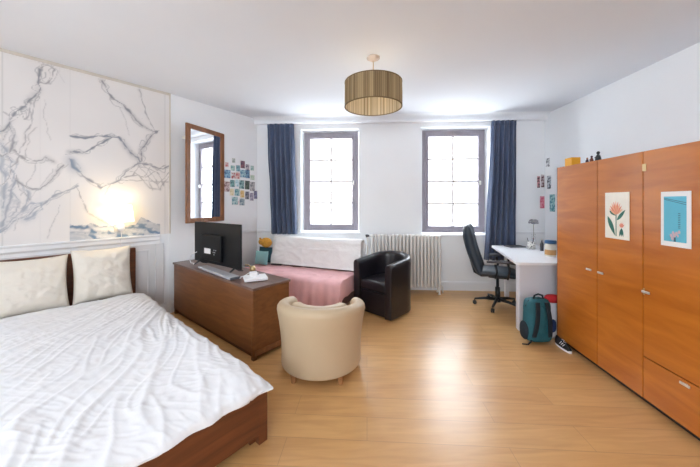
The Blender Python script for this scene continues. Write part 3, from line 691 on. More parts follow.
# ------------------------------------------------------------ tub chairs
def tub(name, label, c, facing, Rt, Rb, arm, th, zb, zback, zfront, m, seat_z, foot_m, curl=0, roll=1.0, pad=False, foot=.05):
    """local: front of the chair is -Y, back is +Y"""
    rz = math.atan2(facing[1], facing[0])+math.pi/2
    ch = thing(name, label, 'armchair', (c[0], c[1], 0), rz, None)
    path = []   # (x, y, nx, ny, k) on unit radius; k=0 back, 1 front end
    n1, n2 = 9, 28
    tot = arm+math.pi/2
    ext = R(curl)
    for i in range(-n2-n1, n2+n1+1):
        s = 1 if i >= 0 else -1; j = abs(i)
        if curl:
            a = (math.pi/2+ext)*j/(n1+n2); path.append((s*math.sin(a), math.cos(a), s*math.sin(a), math.cos(a), j/(n1+n2), 0))
        else:
            if j <= n2: a = math.pi/2*j/n2; path.append((s*math.sin(a), math.cos(a), s*math.sin(a), math.cos(a), j/(n1+n2), 0))
            else: path.append((s, 0, s, 0, j/(n1+n2), arm*(j-n2)/n1))
    bm = NB(); rings = []
    for (x, y, nx, ny, k, ay) in path:
        zt = zback+(zfront-zback)*(k**2)
        prof = []
        hr = th/2
        nprof = [(Rb, zb), (Rb+.003, zb+.02)]
        for q in (.2, .4, .6, .8): nprof.append((Rb+(Rt-Rb)*q**2.6, zb+(zt-.07-zb)*q))
        nprof.append((Rt, zt-.06))
        for t in range(1, 8):
            a = math.pi*t/8; nprof.append((Rt-hr+hr*math.cos(a)*roll, zt-.05+.05*math.sin(a)))
        nprof.append((Rt-th, zt-.06)); nprof.append((Rt-th-.005, seat_z+.03)); nprof.append((Rb-th, zb))
        rings.append([bm.verts.new((x*r, y*r-ay, z)) for r, z in nprof])
    for a, b in zip(rings, rings[1:]):
        n = len(a)
        for k in range(n): bm.faces.new([a[k], a[(k+1) % n], b[(k+1) % n], b[k]])
    for rg, s in ((rings[0], 1), (rings[-1], -1)): bm.faces.new(rg)
    obj('shell', bm, m, ch, smooth=True, bevel=.012, seg=3)
    ri = Rt-th-.008; rib = Rb-th
    def dplan(r, fy, n=20):
        if curl:
            e2 = math.pi/2+ext*.55
            return [(r*math.sin(a), r*math.cos(a)) for a in [e2-2*e2*k/n for k in range(n+1)]]
        return [(r, -fy)]+[(r*math.cos(a), r*math.sin(a)) for a in [math.pi*k/n for k in range(n+1)]]+[(-r, -fy)]
    obj('seat_cushion', prism(NB(), dplan(min(ri, rib)-.004, arm-.015), seat_z-.13, seat_z), m, ch, bevel=.03, seg=4, smooth=True)
    obj('front_panel', prism(NB(), dplan(rib-.006, arm-.03), zb, seat_z-.132), m, ch, bevel=.008)
    if pad:
        n = 24; bm = NB(); rg = []
        for k in range(n+1):
            a = R(-62)+R(124)*k/n; zt = zback-.02
            ro, rn = Rt-th-.002, Rt-th-.10
            rg.append([bm.verts.new((r*math.sin(a), r*math.cos(a), z)) for r, z in ((ro, seat_z+.005), (ro, zt-.02), (ro-.02, zt), (rn+.02, zt), (rn, zt-.025), (rn, seat_z+.005))])
        for a, b in zip(rg, rg[1:]):
            for q in range(6): bm.faces.new([a[q], a[(q+1) % 6], b[(q+1) % 6], b[q]])
        bm.faces.new(rg[0]); bm.faces.new(rg[-1]); obj('back_pad', bm, m, ch, smooth=True, bevel=.01)
    for ax, ay2 in ((.58, .80), (-.58, .80), (.70, -.55 if curl else -arm/Rb+.12), (-.70, -.55 if curl else -arm/Rb+.12)):
        x, y = ax*(Rb-.02), ay2*(Rb-.02)
        lathe_bm = lathe(NB(), [(0, 0), (.017, 0), (.024, zb+.001), (0, zb+.001)], 14, (x, y, 0)); obj('leg', lathe_bm, foot_m, ch)
    return ch
tub('tub_chair', 'cream leather tub armchair seen from behind in front of the bed', (-.246, 2.505), (.05, 1), .375, .335, 0, .105, .062, .60, .54, M['cream'], .40, M['wooden_foot'], curl=30, pad=True)
tub('tub_chair', 'black leather tub armchair between the sofa and the radiator', (.492, 3.825), (-.70, -.714), .308, .300, .33, .095, .02, .735, .665, M['black_leather'], .43, M['black'], roll=1)

# ------------------------------------------------------------ low cabinet with the television
A_ = Vector((-.85, 2.54)); dl = Vector((-.777, .63)).normalized(); ca = math.atan2(-dl.y, -dl.x)   # local x runs from wall end to room end
CL, CD, CHt = 1.80, .42, .6475
cxv = Vector((math.cos(ca), math.sin(ca))); cyv = Vector((-cxv.y, cxv.x))
co = A_ - cxv*CL
cab = thing('cabinet', 'long low walnut-brown cabinet standing end-on to the left wall', 'cabinet', (co.x, co.y, 0), ca)
obj('cabinet_body', bx(.012, CL-.012, .012, CD-.012, .062, CHt-.024), M['dresser'], cab, bevel=.003)
obj('cabinet_top', bx(0, CL, 0, CD, CHt-.023, CHt), M['dresser_top'], cab, bevel=.004)
obj('corner_strip', bx(CL-.03, CL-.006, .004, .03, .03, CHt-.024), M['dresser'], cab, bevel=.003)
obj('bottom_rail', bx(CL-.014, CL-.004, .031, CD-.01, .04, .085), M['mirrorwood'], cab, bevel=.002)
obj('plinth', bx(.04, CL-.06, .05, CD-.05, .0, .061), M['wardrobe_dark'], cab)
for x, y in ((.015, .015), (CL-.05, .015), (.015, CD-.05), (CL-.05, CD-.05)): obj('foot', bx(x, x+.035, y, y+.035, 0, .061), M['dresser'], cab)
for k in range(3):
    d0 = .03+k*(CL-.06)/3; f_ = obj('door', bx(d0+.003, d0+(CL-.06)/3-.003, CD-.011, CD+.006, .07, CHt-.03), M['dresser'], cab, bevel=.002)
    obj('door_knob', ball(NB(), (d0+.5, CD+.015, .36), (.012, .012, .012)), M['brass'], f_, smooth=True)
# television, its back towards the camera
tR = Vector((-1.149, 3.05)); tL = Vector((-1.93, 3.60)); td = (tR-tL).normalized(); ta = math.atan2(td.y, td.x); tw = (tR-tL).length
tv = thing('television', 'black flat television with its back to the bed on the brown cabinet', 'television', (tL.x, tL.y, 0), ta)
bm = bx(0, tw, 0, .018, .692, 1.172); obj('tv_back_shell', bm, M['tvback'], tv, bevel=.006, seg=3)
obj('tv_screen', bx(.012, tw-.012, .018, .022, .712, 1.16), M['black_leather'], tv)
bm = NB(); a = [(.20, -.03), (.62, -.03), (.62, -.03), (.20, -.03)]
box(bm, .21, .63, -.035, 0, .735, 1.03); obj('electronics_housing', bm, M['tvback'], tv, bevel=.012, seg=3)
obj('rating_label', bx(.30, .43, -.0385, -.0355, .815, .875), M['white_plastic'], tv)
bm = NB()
for x, z in ((.49, .84), (.52, .84), (.505, .86), (.505, .815), (.535, .86)): lathe(bm, [(0, 0), (.007, 0), (.007, .004), (0, .004)], 10)
bm.free(); bm = NB()
for x, z in ((.49, .84), (.52, .84), (.505, .865), (.505, .815), (.54, .865)): box(bm, x-.006, x+.006, -.039, -.035, z-.006, z+.006)
obj('sockets', bm, M['grey_plastic'], tv)
for x in (.10, tw-.12):
    bm = NB(); tube(bm, [(x, .009, .70), (x-.01, -.02, .672), (x-.015, -.05, .6545)], [.012, .011, .006], 8); tube(bm, [(x, .009, .70), (x+.01, .05, .672), (x+.015, .10, .6545)], [.012, .011, .006], 8)
    obj('stand_foot', bm, M['black_plastic'], tv)
bm = tube(NB(), [(.06, -.002, .80), (-.02, -.03, .76), (-.06, -.03, .70), (-.05, -.02, .655), (-.01, -.0, .6515), (.05, -.04, .6515)], .004, 6); obj('power_cable', bm, M['white_plastic'], tv, smooth=True)
def cabpt(x, y): p = co+cxv*x+cyv*y; return p
def onpx(u, v, z=CHt):
    y = (CZ-z)*F/(v-203); return Vector(((u-350)/F*y, y))
q = [onpx(197.5, 268.6), onpx(229.5, 280.6)]
d = (q[1]-q[0]); L_ = d.length; an = math.atan2(d.y, d.x)
sb = thing('soundbar', 'long grey slab-like speaker lying in front of the television feet', 'speaker', (q[0].x, q[0].y, CHt+.001), an)
obj('speaker_body', bx(0, L_, .0, .108, 0, .026), M['grey_plastic'], sb, bevel=.01, seg=3)
obj('end_cap', bx(-.012, .0, .004, .104, .002, .024), M['dark_grey'], sb, bevel=.004)
obj('end_cap', bx(L_, L_+.012, .004, .104, .002, .024), M['dark_grey'], sb, bevel=.004)
q = onpx(244.5, 283.3); q2 = onpx(269, 280.6); an = math.atan2(q2.y-q.y, q2.x-q.x)
rt = thing('router', 'white flat router box at the room end of the cabinet top', 'router', (q.x, q.y, CHt+.001), an)
obj('router_body', bx(.0, .215, 0, .17, .004, .036), M['white_plastic'], rt, bevel=.01, seg=3)
obj('foot_pad', bx(.02, .195, .02, .15, 0, .004), M['grey_plastic'], rt)
ad = thing('power_adapter', 'small white square adapter on top of the white router', 'adapter', (q.x, q.y, CHt+.037), an)
obj('adapter_body', bx(.055, .125, .06, .13, 0, .04), M['white_plastic'], ad, bevel=.006, seg=3); obj('plug_pins', bx(.125, .14, .085, .105, .01, .03), M['grey_plastic'], ad)
q = onpx(241, 279); q2 = onpx(236, 277)
cb = obj('cable', tube(NB(), [(q.x-.01, q.y, CHt+.006), (q.x-.02, q.y+.06, CHt+.006), (q.x+.0, q.y+.11, CHt+.006), (q.x+.02, q.y+.16, CHt+.02), (q.x+.05, q.y+.13, CHt+.006), (q.x+.03, q.y+.06, CHt+.006)], .005, 6), M['white_plastic'], smooth=True)
tag(cb, 'loose white cable curled between television foot and router', 'cable')
q = onpx(252, 271); bd = thing('ornament', 'small golden ornament behind the white router', 'ornament', (q.x, q.y+.02, CHt+.0005), ca)
bm = lathe(NB(), [(0, 0), (.03, 0), (.034, .02), (.026, .045), (.008, .055), (0, .056)], 20); obj('bowl', bm, M['brass'], bd, smooth=True)
obj('handle', tube(NB(), [(-.03, 0, .035), (-.08, .0, .05), (-.14, .0, .045)], [.008, .008, .011], 8), M['brass'], bd, smooth=True)

# ------------------------------------------------------------ pendant lamp
PX, PY = .223, 2.78
pd = thing('pendant_lamp', 'brown pleated drum lampshade hanging from the ceiling', 'lamp', (PX, PY, 0))
zb, zt, RR_ = 2.32, 2.548, .272
NPL = 96
bm = NB(); lay = None; seg = NPL*4
ringsT = []; sval = []
for (z, k) in ((zb, 0), ((zb+zt)/2, 1), (zt, 2)):
    ring = []
    for i in range(seg):
        a = 2*math.pi*i/seg; ph = i % 4
        r = RR_*(1 if k != 2 else .99)+(.0032 if ph in (1, 2) else -.0008)+.002*nz(i*.13, z*2)
        ring.append(bm.verts.new((r*math.cos(a), r*math.sin(a), z)))
    ringsT.append(ring)
for a, b in zip(ringsT, ringsT[1:]):
    for i in range(seg): bm.faces.new([a[i], a[(i+1) % seg], b[(i+1) % seg], b[i]])
sh = obj('lamp_shade', bm, M['pleat'], pd, smooth=False)
att = sh.data.attributes.new('stripe', 'FLOAT', 'POINT')
pv = [rnd.random() for _ in range(NPL)]
vals = []
for k in range(3):
    for i in range(seg): vals.append((pv[i//4]*.75+.25*(1 if i % 4 in (1, 2) else 0)))
att.data.foreach_set('value', vals)
M['shade_lining'] = shade_mat('ivory_lining', (222, 212, 190), (236, 220, 186), .45)
bm = lathe(NB(), [(RR_-.008, zb+.002), (RR_-.010, zt-.002)], 192); ln_ = obj('shade_lining', bm, None, pd, smooth=True); ln_.data.materials.clear()
M['shade_lining'] = shade_mat('pleated_lining', (150, 136, 112), (226, 214, 190), .45, 1); ln_.data.materials.append(M['shade_lining'])
at2 = ln_.data.attributes.new('stripe', 'FLOAT', 'POINT'); at2.data.foreach_set('value', [pv[(k % 192)//2]*.6+.4*((k % 192)//2 % 2) for k in range(384)])
bm = NB(); lathe(bm, [(RR_-.006, zb-.003), (RR_+.005, zb-.003), (RR_+.005, zb+.004), (RR_-.006, zb+.004)], 96, closed=True); lathe(bm, [(RR_-.008, zt-.003), (RR_+.003, zt-.003), (RR_+.003, zt+.004), (RR_-.008, zt+.004)], 96, closed=True)
obj('shade_rim', bm, mat('shade_rim_tape', (116, 98, 66), .8), pd, smooth=True)
bm = NB()
for k in range(3):
    a = R(120*k+20); tube(bm, [(0, 0, zt-.03), ((RR_-.008)*math.cos(a), (RR_-.008)*math.sin(a), zt-.006)], .003, 6)
obj('spider', bm, M['steel'], pd)
obj('bulb_socket', lathe(NB(), [(0, zt-.05), (.02, zt-.05), (.022, zt-.03), (.01, zt-.01), (0, zt-.01)], 16), M['white_plastic'], pd, smooth=True)
obj('bulb', ball(NB(), (0, 0, zt-.075), (.03, .03, .035)), M['bulb'], pd, smooth=True)
obj('cord', tube(NB(), [(0, 0, zt-.01), (0, 0, H-.03)], .004, 8), M['brass'], pd)
obj('ceiling_rose', lathe(NB(), [(0, H), (.062, H), (.062, H-.012), (.02, H-.035), (0, H-.036)], 32), mat('rose_beige', (206, 190, 176), .5), pd, smooth=True)
pl = bpy.data.lights.new('pendant_bulb_light', 'POINT'); pl.energy = 1.6; pl.color = (1, .86, .68); pl.shadow_soft_size = .05
po = bpy.data.objects.new('pendant_bulb_light', pl); C.objects.link(po); po.parent = pd; po.location = (0, 0, zt-.11); po['kind'] = 'helper'

# ------------------------------------------------------------ wardrobe
WF = Vector((2.10, 2.94)); wa = R(-90-4.3); wd = Vector((math.cos(wa), math.sin(wa)))    # local x towards the camera, local y to the wall
WW = Wall(WF, wa); WD, WH, Wb = .56, 1.758, .05
s1, _ = WW.hit(597.2, 200); s2, _ = WW.hit(643, 200)
wls = [0, s1, s2, s2+(s2-s1)*1.02, s2+(s2-s1)*2.04]; WL = wls[-1]
wr = thing('wardrobe', 'long orange-brown veneered wardrobe along the right wall', 'wardrobe'); WW.root(wr)
obj('carcass', bx(0, WL, .02, WD, Wb, WH), M['wardrobe'], wr, bevel=.002)
obj('side_panel', bx(-.006, 0, .002, WD, Wb, WH), M['wardrobe_dark'], wr)
obj('plinth', bx(.02, WL-.02, .05, WD-.02, 0, Wb), M['black'], wr)
def handle(door, x, z):
    bm = NB(); box(bm, x-.028, x+.028, -.020, -.012, z-.008, z+.008); box(bm, x-.006, x+.006, -.013, 0, z-.006, z+.004); obj('handle', bm, M['steel'], door, bevel=.002)
_, zh1 = WW.hit(590.7, 269.5); sh1, _ = WW.hit(590.5, 269); sh2, zh2 = WW.hit(602.3, 273); sh3, zh3 = WW.hit(648, 292.3)
for i in range(4):
    a, b = wls[i]+.003, wls[i+1]-.003
    zb_ = Wb if i < 2 else .342
    d = obj('door', bx(a, b, 0, .018, zb_+.002, WH-.001), M['wardrobe'], wr, bevel=.002)
    if i == 0: handle(d, sh1, zh1)
    if i == 1: handle(d, sh2, zh2)
    if i == 2:
        handle(d, sh3, zh3); obj('lock_plate', bx(a+.0, a+.012, -.003, .0, zh3-.025, zh3+.02), M['brass'], d)
        obj('hinge', bx(a-.004, a+.022, -.004, .0, 1.62, 1.67), M['brass'], d)
    if i == 3: handle(d, b-.05, zh3)
for i in (2, 3):
    a, b = wls[i]+.003, wls[i+1]-.003
    d = obj('drawer', bx(a, b, 0, .018, Wb+.002, .336), M['wardrobe'], wr, bevel=.002)
    sh, zh = WW.hit(687.5, 381.5); handle(d, sh+(wls[3]-wls[2])*(i-2), .318)
M['groove'] = M['wardrobe_dark']
bm = NB()
for i in (1, 2, 3): box(bm, wls[i]-.003, wls[i]+.003, .008, .020, Wb, WH-.002)
obj('door_gaps', bm, M['wardrobe_dark'], wr)

# posters on the doors
def shape(pts, y, pr, m, name, dz=.0012):
    Mz = Matrix(((1, 0, 0, 0), (0, 0, -1, y), (0, 1, 0, 0), (0, 0, 0, 1)))
    return obj(name, prism(NB(), pts, 0, dz, M4=Mz), m, pr)
def leafp(x0, z0, x1, z1, w, n=9, bend=0):
    d = Vector((x1-x0, z1-z0)); nrm = Vector((-d.y, d.x)).normalized(); P = []
    for s in (1, -1):
        rng = range(n+1) if s == 1 else range(n-1, 0, -1)
        for k in rng:
            t = k/n; c = Vector((x0, z0))+d*t+nrm*(bend*math.sin(math.pi*t)+s*w*math.sin(math.pi*t**.85)); P.append((c.x, c.y))
    return P
s0, _ = WW.hit(606, 200); s1_, _ = WW.hit(630, 200); zt_ = (WW.hit(606, 192.7)[1]+WW.hit(630, 192)[1])/2; zb_ = (WW.hit(606, 237)[1]+WW.hit(630, 241)[1])/2
w, h = s1_-s0, zt_-zb_
M['p_green'] = mat('poster_green', (46, 112, 100), .6); M['p_coral'] = mat('poster_coral', (226, 142, 120), .6); M['p_peach'] = mat('poster_peach', (238, 178, 142), .6); M['p_cream'] = mat('poster_cream', (238, 236, 226), .6)
M['p_blue'] = mat('poster_blue', (96, 186, 212), .5, var=.03); M['p_line'] = mat('poster_ink', (62, 104, 128), .6); M['p_pink'] = mat('poster_figures', (206, 180, 190), .6)
p1 = thing('poster', 'cream botanical poster with a coral flower on the middle wardrobe door', 'poster'); WW.root(p1, s0, -.0045, zb_)
obj('sheet', bx(0, w, -.002, .002, 0, h), M['p_cream'], p1)
def U(a, b): return (a*w, b*h)
for (a, b, c, d_, ww, m, nm) in ((.12, .12+.36, .44, .05+.02, .085, 'p_green', 'leaf'), (.20, .60, .46, .50, .05, 'p_green', 'leaf'), (.52, .40, .86, .63, .06, 'p_green', 'leaf')):
    shape(leafp(*U(a, b), *U(c, d_), ww*w, bend=.0), -.002, p1, M[m], nm)
shape([U(.47, .06), U(.50, .06), U(.50, .55), U(.47, .55)], -.0022, p1, M['p_green'], 'stem')
for k in range(9):
    a = R(18+k*18); shape(leafp(*U(.48, .52), .48*w+.30*w*math.cos(a), .52*h+(.21*h)*math.sin(a)*1.1+.06*h, .035*w), -.0022-.0002*k, p1, M['p_coral' if k % 2 else 'p_peach'], 'petal')
for k in range(5):
    a = R(40+k*25); shape(leafp(*U(.72, .25), .72*w+.13*w*math.cos(a), .25*h+.11*h*math.sin(a), .022*w), -.0026-.0002*k, p1, M['p_coral'], 'petal')
for a0 in (.62, .70, .78): shape(leafp(*U(.71, .24), *U(a0, .06), .035*w), -.0022, p1, M['p_green'], 'leaf')
s0, _ = WW.hit(662, 200); s1_, _ = WW.hit(692, 200); zt_ = WW.hit(662, 191.9)[1]; zb_ = (WW.hit(662, 245)[1]+WW.hit(692, 249)[1])/2
w, h = s1_-s0, zt_-zb_
p2 = thing('poster', 'turquoise poster in a white border on the third wardrobe door', 'poster'); WW.root(p2, s0, -.0045, zb_)
obj('sheet', bx(0, w, -.002, .002, 0, h), M['paper'], p2)
obj('blue_field', bx(.11*w, .87*w, -.0028, -.002, .09*h, .91*h), M['p_blue'], p2)
shape([U(.12, .885), U(.87, .80), U(.87, .79), U(.12, .875)], -.0028, p2, M['p_line'], 'cable_line'); shape([U(.12, .865), U(.87, .765), U(.87, .755), U(.12, .855)], -.0028, p2, M['p_line'], 'cable_line')
for k in range(9): shape([U(.61, .34+k*.032), U(.68, .34+k*.032), U(.68, .352+k*.032), U(.61, .352+k*.032)], -.0028, p2, M['p_line'], 'rung')
for (a, b, r1) in ((.42, .15, .05), (.48, .20, .05), (.37, .20, .04), (.55, .24, .045), (.44, .25, .04), (.64, .27, .04), (.60, .20, .03)):
    shape([(a*w+r1*w*math.cos(t), b*h+r1*h*.8*math.sin(t)) for t in [2*math.pi*k/10 for k in range(10)]], -.003, p2, M['p_pink'], 'figure')
shape([U(.47, .09), U(.53, .09), U(.53, .17), U(.47, .17)], -.0036, p2, M['p_line'], 'dark_figure')

# things on top of the wardrobe
def wtop(u): s, _ = WW.hit(u, 160, .0); return s
def onw(s, off): p = WF+WW.d*s+WW.n*off; return (p.x, p.y, WH+.001)
o = obj('box', bx(-.05, .05, 0, .08, 0, .078), M['orange_box'], bevel=.002); WW.root(o, wtop(565), .03, WH+.001); tag(o, 'small mustard-yellow box on the far end of the wardrobe', 'box')
def figure(label, u, hgt, ms, off=.05, cat='figurine'):
    r = thing('figurine', label, cat, group='figurines on the wardrobe'); WW.root(r, wtop(u)+0.0, off, WH+.001)
    s = hgt/.1
    obj('body', lathe(NB(), [(0, 0), (.026*s, 0), (.028*s, .01*s), (.020*s, .045*s), (.013*s, .064*s), (.008*s, .07*s), (0, .07*s)], 14), ms[0], r, smooth=True)
    obj('head', ball(NB(), (0, 0, .083*s), (.015*s, .015*s, .017*s), 12, 8), ms[1], r, smooth=True)
    for k in (-1, 1): obj('arm', tube(NB(), [(k*.013*s, 0, .06*s), (k*.026*s, -.004*s, .045*s), (k*.022*s, -.016*s, .034*s)], .005*s, 6), ms[0], r, smooth=True)
    return r
M['f1'] = mat('figurine_brown', (120, 66, 52), .6); M['f2'] = mat('figurine_plum', (74, 44, 60), .6); M['f3'] = mat('figurine_dark', (36, 46, 54), .5); M['skin'] = mat('figurine_face', (190, 140, 112), .6)
figure('tiny plum figurine on the wardrobe, nearest the yellow box', 581.3, .048, (M['f2'], M['skin']))
figure('small reddish-brown figurine, the middle one of three on the wardrobe', 585.6, .056, (M['f1'], M['f2']))
figure('dark green-black figurine, tallest of three on the wardrobe', 592, .082, (M['f3'], M['f3']))

# ------------------------------------------------------------ desk
dk = thing('desk', 'white desk with angled top between the window corner and wardrobe', 'desk')
def rounded(P, rads, n=6):
    out = []
    for i, p in enumerate(P):
        p = Vector(p); a = Vector(P[i-1]); b = Vector(P[(i+1) % len(P)]); r = rads[i]
        if r == 0: out.append(tuple(p)); continue
        da, db = (a-p).normalized(), (b-p).normalized(); s, e_ = p+da*r, p+db*r
        for k in range(n+1): t = k/n; q = s*(1-t)**2+p*2*t*(1-t)+e_*t*t; out.append(tuple(q))
    return out
obj('desk_top', prism(NB(), rounded([(1.80, 3.13), (2.90, 3.11), (2.94, 4.38), (2.15, 4.42)], [.07, 0, 0, .05]), .727, .757), M['white_lam'], dk, bevel=.004)
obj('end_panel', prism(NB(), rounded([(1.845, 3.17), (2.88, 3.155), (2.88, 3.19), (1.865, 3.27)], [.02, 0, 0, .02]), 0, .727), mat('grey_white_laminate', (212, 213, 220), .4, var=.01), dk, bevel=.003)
obj('leg', bx(2.31, 2.36, 4.30, 4.35, 0, .727), M['white_lam'], dk); obj('leg', bx(2.84, 2.89, 4.26, 4.31, 0, .727), M['white_lam'], dk)
obj('rear_rail', bx(2.86, 2.885, 3.22, 4.25, .45, .70), M['white_lam'], dk)
DZ = .758
def dpx(u, v, z=DZ): y = (CZ-z)*F/(v-203); return (u-350)/F*y, y
# glass vase with a round dried flower head
x, y = 2.67, 4.22
vs = thing('vase', 'clear glass vase with one round grey flower head on the desk', 'vase', (x, y, DZ))
obj('glass_body', lathe(NB(), [(.0, .0), (.035, 0), (.04, .03), (.032, .12), (.024, .17), (.03, .19), (.027, .19), (.021, .17), (.029, .12), (.036, .03), (0, .006)], 24), M['glass'], vs, smooth=True)
obj('stem', tube(NB(), [(0, 0, .01), (.004, 0, .15), (0, 0, .34)], .003, 6), mat('dry_stem', (130, 126, 104), .8), vs)
bm = NB(); rn = random.Random(4)
ball(bm, (0, 0, .365), (.045, .045, .03), 14, 9)
for k in range(46):
    a = rn.uniform(0, 2*math.pi); b = rn.uniform(-.5, 1.2); c = Vector((math.cos(a)*math.cos(b)*.058, math.sin(a)*math.cos(b)*.058, .365+math.sin(b)*.036)); ball(bm, c, (.012, .012, .010), 6, 4)
obj('flower_head', bm, mat('dusty_petals', (146, 146, 152), .8, var=.3, scale=40), vs, smooth=True)
# patterned pot, pens, jar, notebook
pt = thing('pen_pot', 'patterned black and white pot with pens behind the desk notebook', 'pot', (2.54, 4.06, DZ))
m_pat, nt, b = newmat('speckled_ceramic'); vr = nt.nodes.new('ShaderNodeTexVoronoi'); vr.inputs['Scale'].default_value = 45; tc = nt.nodes.new('ShaderNodeTexCoord'); nt.links.new(tc.outputs['Object'], vr.inputs['Vector'])
rp = nt.nodes.new('ShaderNodeValToRGB'); rp.color_ramp.elements[0].color = rgba((50, 50, 56)); rp.color_ramp.elements[1].color = rgba((226, 224, 218)); rp.color_ramp.elements[0].position = .25; rp.color_ramp.elements[1].position = .4
nt.links.new(vr.outputs['Distance'], rp.inputs['Fac']); nt.links.new(rp.outputs['Color'], b.inputs['Base Color'])
obj('pot_body', lathe(NB(), [(0, 0), (.05, 0), (.052, .10), (.047, .10), (.045, .008), (0, .008)], 24), m_pat, pt, smooth=True)
for k, (a, b_, c) in enumerate(((.02, .01, 'red'), (-.02, .015, 'dark_grey'), (.0, -.02, 'blue_bag'))): obj('pen', tube(NB(), [(a*.6, b_*.6, .01), (a*2.0, b_*2.0, .15)], .004, 6), M[c], pt)
jr = thing('jar', 'round jar with a blue lid and brown band near the wardrobe edge', 'jar', (2.42, 3.50, DZ)); jr.scale = (1.2, 1.2, 1.35)
obj('jar_body', lathe(NB(), [(0, 0), (.046, 0), (.048, .01), (.048, .10), (.04, .115), (0, .115)], 24), mat('jar_glaze', (226, 220, 206), .3), jr, smooth=True)
obj('jar_band', lathe(NB(), [(.0486, .015), (.0495, .02), (.0495, .055), (.0486, .06)], 24), mat('jar_label_tan', (190, 140, 84), .6), jr, smooth=True)
obj('jar_lid', lathe(NB(), [(0, .142), (.046, .142), (.051, .137), (.051, .115), (0, .115)], 24), mat('blue_lid', (52, 92, 134), .5), jr, smooth=True)
nb = obj('notebook', bx(-.12, .12, -.085, .085, 0, .014), M['dark_grey'], bevel=.003); at(nb, (2.42, 4.26, DZ), R(6)); tag(nb, 'closed dark notebook at the window end of the desk', 'notebook')
bt = thing('bottle', 'slim dark bottle between the patterned pot and the jar', 'bottle', (2.58, 3.90, DZ))
obj('bottle_body', lathe(NB(), [(0, 0), (.02, 0), (.021, .09), (.009, .12), (.009, .14), (0, .14)], 16), M['dark_grey'], bt, smooth=True); obj('cap', lathe(NB(), [(0, .141), (.011, .141), (.011, .16), (0, .16)], 12), M['steel'], bt, smooth=True)

# ------------------------------------------------------------ office chair
fx = Vector((.88, -.47)).normalized(); oa = math.atan2(fx.y, fx.x)+math.pi/2          # local -Y is the front
oc = thing('office_chair', 'dark high-backed office chair on castors pulled up to the white desk', 'office chair', (2.0, 3.93, 0), oa)
# seat
bm = NB()
def seatf(sg):
    def f(a, b):
        x, y = a*2-1, b*2-1; th = (1-abs(x)**4)**.5*(1-abs(y)**4)**.5
        return (x*.245, y*.24, .475+sg*.05*th+.0*x - (.03*max(0, -y-.5)))
    return f
grid(bm, 24, 24, seatf(1)); grid(bm, 24, 24, seatf(-1)); bmesh.ops.remove_doubles(bm, verts=bm.verts[:], dist=.0005)
obj('seat', bm, M['teal_black'], oc, smooth=True)
bm = NB()
def backf(sg):
    def f(a, b):
        x, t = a*2-1, b; th = (1-abs(x)**4)**.5*(1-abs(t*2-1)**5)**.5
        z = .44+.66*t; yc = .235+.15*t+.022*math.sin((t-.25)*math.pi*1.3)
        hw = .245*(1-.06*t)
        return (x*hw, yc+sg*.07*th-.03*x*x*-1*-1+.0, z)
    return f
grid(bm, 24, 34, backf(1)); grid(bm, 24, 34, backf(-1)); bmesh.ops.remove_doubles(bm, verts=bm.verts[:], dist=.0005)
obj('backrest', bm, M['teal_black'], oc, smooth=True)
obj('back_support', tube(NB(), [(0, .05, .42), (0, .20, .40), (0, .285, .44), (0, .335, .60)], [.022, .022, .02, .016], 10), M['black_plastic'], oc, smooth=True)
for s in (-1, 1):
    bm = tube(NB(), [(s*.22, .02, .43), (s*.285, .02, .45), (s*.29, .0, .52), (s*.29, .02, .62)], .015, 8); tube(bm, [(s*.22, -.12, .43), (s*.285, -.12, .45), (s*.29, -.14, .55), (s*.29, -.12, .645)], .013, 8)
    ar = obj('armrest', bm, M['black_plastic'], oc, smooth=True)
    bm = tube(NB(), [(s*.29, .12, .642), (s*.29, .04, .652), (s*.29, -.14, .655), (s*.29, -.23, .635)], [.014, .02, .02, .012], 10); obj('arm_pad', bm, M['dark_grey'], ar, smooth=True)
obj('gas_column', lathe(NB(), [(0, .10), (.03, .10), (.03, .26), (.018, .26), (.018, .40), (0, .40)], 16), M['black_plastic'], oc, smooth=True)
obj('seat_mechanism', bx(-.09, .09, -.11, .11, .395, .432), M['black_plastic'], oc, bevel=.01)
st = obj('star_base', lathe(NB(), [(0, .065), (.04, .065), (.045, .10), (.035, .125), (0, .125)], 20), M['black_plastic'], oc, smooth=True)
for k in range(5):
    a = R(72*k+26); c_, s_ = math.cos(a), math.sin(a)
    obj('base_arm', tube(NB(), [(.03*c_, .03*s_, .10), (.16*c_, .16*s_, .095), (.285*c_, .285*s_, .075)], [.023, .019, .013], 8), M['black_plastic'], st, smooth=True)
    bm = NB()
    for q in (-.013, .013):
        tx, ty_ = -s_*q, c_*q
        tube(bm, [(.285*c_+tx*.45, .285*s_+ty_*.45, .026), (.285*c_+tx*1.4, .285*s_+ty_*1.4, .026)], .026, 14)
    tube(bm, [(.285*c_, .285*s_, .026), (.285*c_, .285*s_, .075)], .008, 6)
    obj('castor', bm, M['black_plastic'], st)

# ------------------------------------------------------------ backpack and bags by the wardrobe
bp_ = thing('backpack', 'teal backpack standing on the floor against the desk end panel', 'backpack', (1.885, 2.925, 0), R(2))
bm = NB()
def packf(t, a):
    z = .01+.44*t; k = (1-.10*t)*(1-.0*t); rr = (1-abs(2*t-1)**7)**.35 if 0 < t < 1 else .0
    g = lambda v: math.copysign(abs(v)**.62, v)
    w = (.13*k)*(.25+.75*rr) if rr > 0 else .03; d = (.085*(1-.15*t))*(.25+.75*rr) if rr > 0 else .02
    return (w*g(math.cos(a))+.004*nz(t*6, a*2), d*g(math.sin(a))+.005*nz(t*5, a*2, 5), z)
rg = [[bm.verts.new(packf(j/22, 2*math.pi*k/36)) for k in range(36)] for j in range(23)]
for a, b in zip(rg, rg[1:]):
    for k in range(36): bm.faces.new([a[k], a[(k+1) % 36], b[(k+1) % 36], b[k]])
bm.faces.new(rg[0]); bm.faces.new(rg[-1])
